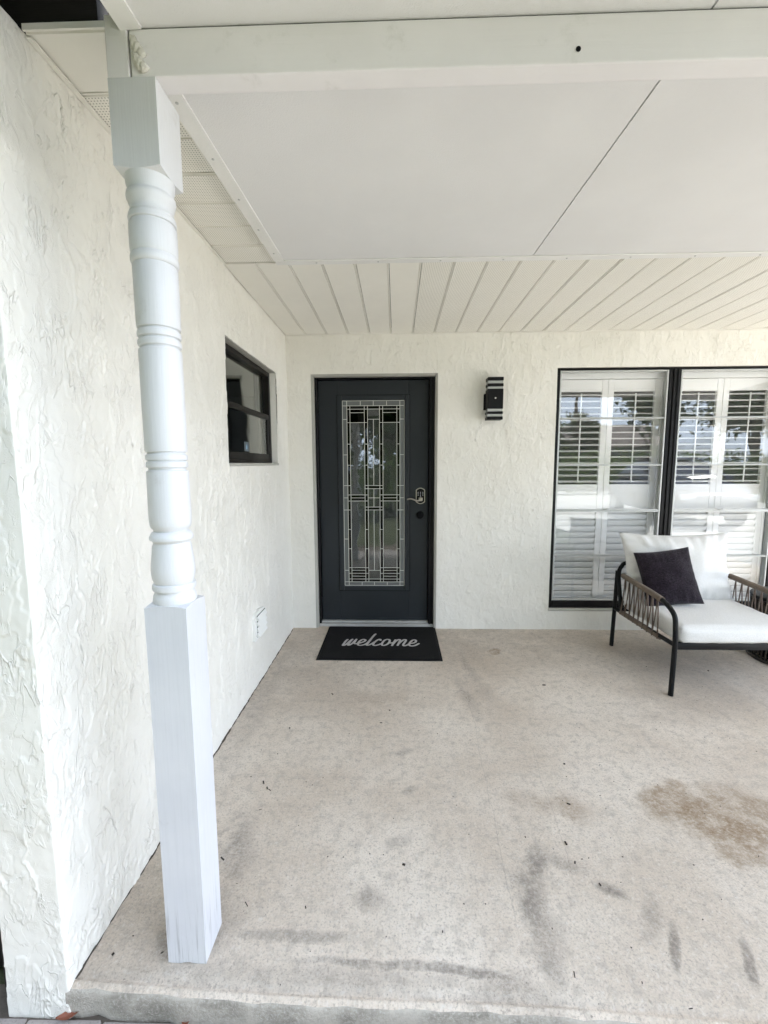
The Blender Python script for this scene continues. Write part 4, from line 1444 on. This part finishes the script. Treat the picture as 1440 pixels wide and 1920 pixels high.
# ------------------------------------------------------------------ the street side, seen in the window and door reflections, with trees shaped to block sky
def leaf_cloud(blobs, n, size, seed, flat=.6):
    rs = np.random.RandomState(seed)
    vol = np.array([b[3] * b[4] * b[5] for b in blobs]); pr = vol / vol.sum()
    idx = rs.choice(len(blobs), n, p=pr)
    B = np.array(blobs)[idx]
    d = rs.normal(size=(n, 3)); d /= np.linalg.norm(d, axis=1, keepdims=True)
    r = rs.rand(n) ** .38
    c_ = B[:, :3] + d * r[:, None] * B[:, 3:6] * (1 + .18 * rs.normal(size=(n, 1)))
    a = rs.normal(size=(n, 3)); a /= np.linalg.norm(a, axis=1, keepdims=True)
    b = np.cross(a, rs.normal(size=(n, 3))); b /= np.linalg.norm(b, axis=1, keepdims=True)
    s = size * (.6 + .8 * rs.rand(n, 1))
    co = np.stack([c_ - a * s, c_ + b * s * .45, c_ + a * s, c_ - b * s * .45], 1).reshape(-1, 3)
    me = bpy.data.meshes.new('crown')
    me.from_pydata(co.tolist(), [], (np.arange(n)[:, None] * 4 + np.arange(4)).tolist())
    return me


def tree(x, y, h, w, label, seed, mat='leaf_a', low=.3, n=5200, ls=.16):
    tr_ = thing('tree', label, 'tree', (x, y, GZ - .03), 0, 'trees across the street')
    rs = random.Random(seed)
    m = MB()
    m.tube(catmull([(0, 0, 0), (.1, .05, h * .2), (-.05, .1, h * .45), (.05, 0, h * .7)], 4), [.22 - .012 * q for q in range(13)], 8)
    for q in range(5):
        a_ = rs.uniform(0, 6.28)
        m.tube(catmull([(0, 0, h * (.25 + .07 * q)), (math.cos(a_) * w * .25, math.sin(a_) * w * .25, h * (.42 + .07 * q)), (math.cos(a_) * w * .45, math.sin(a_) * w * .45, h * (.5 + .08 * q))], 3), [.09, .08, .07, .06, .05, .04, .03], 6)
    m.build('trunk', 'bark', tr_, True, 180)
    bl = []
    for q in range(9):
        a_ = rs.uniform(0, 6.28); rr_ = rs.uniform(.1, .55) * w
        bl.append((math.cos(a_) * rr_, math.sin(a_) * rr_, h * rs.uniform(low + .15, .86), w * rs.uniform(.3, .45), w * rs.uniform(.3, .45), h * rs.uniform(.12, .2)))
    obj('crown', leaf_cloud(bl, n, ls, seed), mat, tr_)


tree(-4.6, -5.2, 11, 4.2, 'tall dark tree behind the viewer, enlarged to block sky, mirrored in the left of the door glass', 1, low=.05, n=17000, ls=.2)  # height, density and nearness chosen to block frontal sky
tree(-.3, -5.9, 10.5, 4.0, 'broad dark tree behind the viewer, enlarged to block sky, mirrored in the right of the door glass', 2, low=.05, n=17000, ls=.2)  # also made taller, denser and closer to shade the porch front
tree(-9.0, -3.6, 10.5, 4.2, 'unseen tall tree on the left behind the viewer, added to block sky', 12, low=.05, n=14000, ls=.2)  # not in view; added to cut skylight from the left
tree(4.6, -11.5, 7.0, 2.4, 'slender tree behind the viewer between lawn and drive', 13)
tree(10.3, -24.5, 4.8, 2.4, 'low rounded tree mirrored far left in the window', 3)
tree(13.6, -25.0, 5.0, 2.2, 'low tree mirrored beside the pole in the window', 4)
tree(15.6, -20.5, 8.2, 3.0, 'tall tree mirrored left of the car in the right window bay', 5)
tree(19.2, -16.5, 8.0, 3.4, 'tall dense tree mirrored above the car windscreen', 6)
tree(22.5, -11.5, 8.5, 3.4, 'tall tree mirrored at the far right of the window', 8)
hd = obj('hedge', leaf_cloud([(x_, -14.3 - .55 * abs(x_ - 8) * .2, .95, 1.2, .7, 1.05) for x_ in np.arange(5.2, 24, 1.4)] + [(x_, -4.6, 1.05, 1.0, .55, 1.25) for x_ in np.arange(-9, 3.2, 1.2)], 16000, .10, 9), 'leaf_b')
tag(hd, 'bright green clipped hedge mirrored behind the car in the window', 'hedge')
# pole
pole = thing('utility_pole', 'slim wooden utility pole mirrored in the left window bay', 'pole', (11.9, -22.5, GZ - .03))
MB().lathe([(0, .13), (7.2, .09)], 12).build('shaft', 'pole', pole, True)
MB().box(-.9, .9, -.05, .05, 6.6, 6.72).build('crossarm', 'pole', pole)
# neighbour's house
nb = thing('neighbour_house', 'pale single-storey house with shingle roof mirrored in the left window bay', 'house', (14.5, -31, GZ - .03))
MB().box(-6, 6, -4, 4, 0, 2.7).build('wall', 'house_far', nb)
m = MB(); m.poly([(-6.5, -4.6, 2.68), (-6.5, 4.6, 2.68), (-6.5, 0, 4.6)], (13, 0, 0)); m.build('roof', 'roof_far', nb)
for xx in (-4.2, -1.2, 3.6):
    MB().box(xx - .7, xx + .7, 3.98, 4.03, .9, 2.1).build('window', 'far_glass', nb)
MB().box(.7, 1.65, 3.98, 4.04, 0, 2.1).build('door', 'room_dark', nb)

# parked car
car = thing('parked_car', 'dark blue car mirrored in the right window bay', 'car', (7.35, -4.6, GZ), rad(8))


def loft(secs):
    bm = bmesh.new()
    rings = [[bm.verts.new(p) for p in s] for s in secs]
    n_ = len(rings[0])
    for a, b in zip(rings[:-1], rings[1:]):
        for k in range(n_):
            bm.faces.new((a[k], a[(k + 1) % n_], b[(k + 1) % n_], b[k]))
    bm.faces.new(rings[0][::-1]); bm.faces.new(rings[-1])
    bmesh.ops.recalc_face_normals(bm, faces=bm.faces)
    return bm


def sec(y_, w, zb2, zt_, ww=None):
    ww = ww or w * .92
    pts = [(-w * .96, zb2), (-w, zb2 + .12), (-w, zb2 + (zt_ - zb2) * .55), (-ww, zt_ - .05), (-ww + .12, zt_), (0, zt_ + .02), (ww - .12, zt_), (ww, zt_ - .05), (w, zb2 + (zt_ - zb2) * .55), (w, zb2 + .12), (w * .96, zb2)]
    return [(x_, y_, z_) for x_, z_ in pts]


def car_part(bm, name, mat, sub=2):
    me = bpy.data.meshes.new(name); bm.to_mesh(me); bm.free(); me.shade_smooth()
    o = obj(name, me, mat, car)
    if sub:
        md = o.modifiers.new('sub', 'SUBSURF'); md.levels = sub; md.render_levels = sub
    return o


car_part(loft([sec(2.25, .62, .35, .62), sec(2.15, .82, .28, .80), sec(1.7, .92, .24, .95), sec(.95, .93, .24, 1.03), sec(-.2, .94, .24, 1.04), sec(-1.4, .93, .26, 1.04), sec(-2.1, .88, .32, 1.0), sec(-2.3, .76, .4, .85)]), 'body', 'car_blue')
car_part(loft([sec(1.05, .80, .96, 1.03, .78), sec(.55, .77, .96, 1.38, .62), sec(.15, .77, .96, 1.56, .58), sec(-.9, .77, .96, 1.60, .58), sec(-1.55, .75, .96, 1.48, .56), sec(-2.1, .72, .96, 1.05, .62)]), 'cabin', 'car_glass')
car_part(loft([sec(.30, .60, 1.515, 1.575, .56), sec(.1, .62, 1.535, 1.60, .58), sec(-.9, .62, 1.57, 1.64, .58), sec(-1.6, .6, 1.48, 1.54, .56)]), 'roof', 'car_blue')
for sg in (-1, 1):
    m = MB(); m.tube([(sg * .80, 1.02, 1.02), (sg * .63, .22, 1.56)], .035, 8); m.build('pillar', 'car_blue', car, True)
    m = MB(); m.box(sg * .98 - .09, sg * .98 + .09, .62, .74, 1.0, 1.14, .03, 2); m.build('mirror', 'car_blue', car, True)
    m = MB(); m.box(sg * .62 - .16, sg * .62 + .16, 2.08, 2.2, .62, .76, .03, 2); m.build('headlight', 'headlight', car, True)
    for yy in (1.4, -1.4):
        wh = part_root('wheel', car, (sg * .86, yy, .32))
        m = MB(); m.lathe([(-.1, .2), (-.1, .3), (-.07, .32), (.07, .32), (.1, .3), (.1, .2)], 24); o = m.build('tyre', 'tyre', wh, True); o.rotation_euler = (0, rad(90), 0)
        m = MB(); m.lathe([(-.105, .02), (-.105, .2), (.105, .2), (.105, .02)], 20); o = m.build('rim', 'rim', wh, True); o.rotation_euler = (0, rad(90), 0)
m = MB(); m.box(-.5, .5, 2.16, 2.25, .42, .58, .02, 2); m.build('grille', 'lock_black', car, True)
print('scene built')
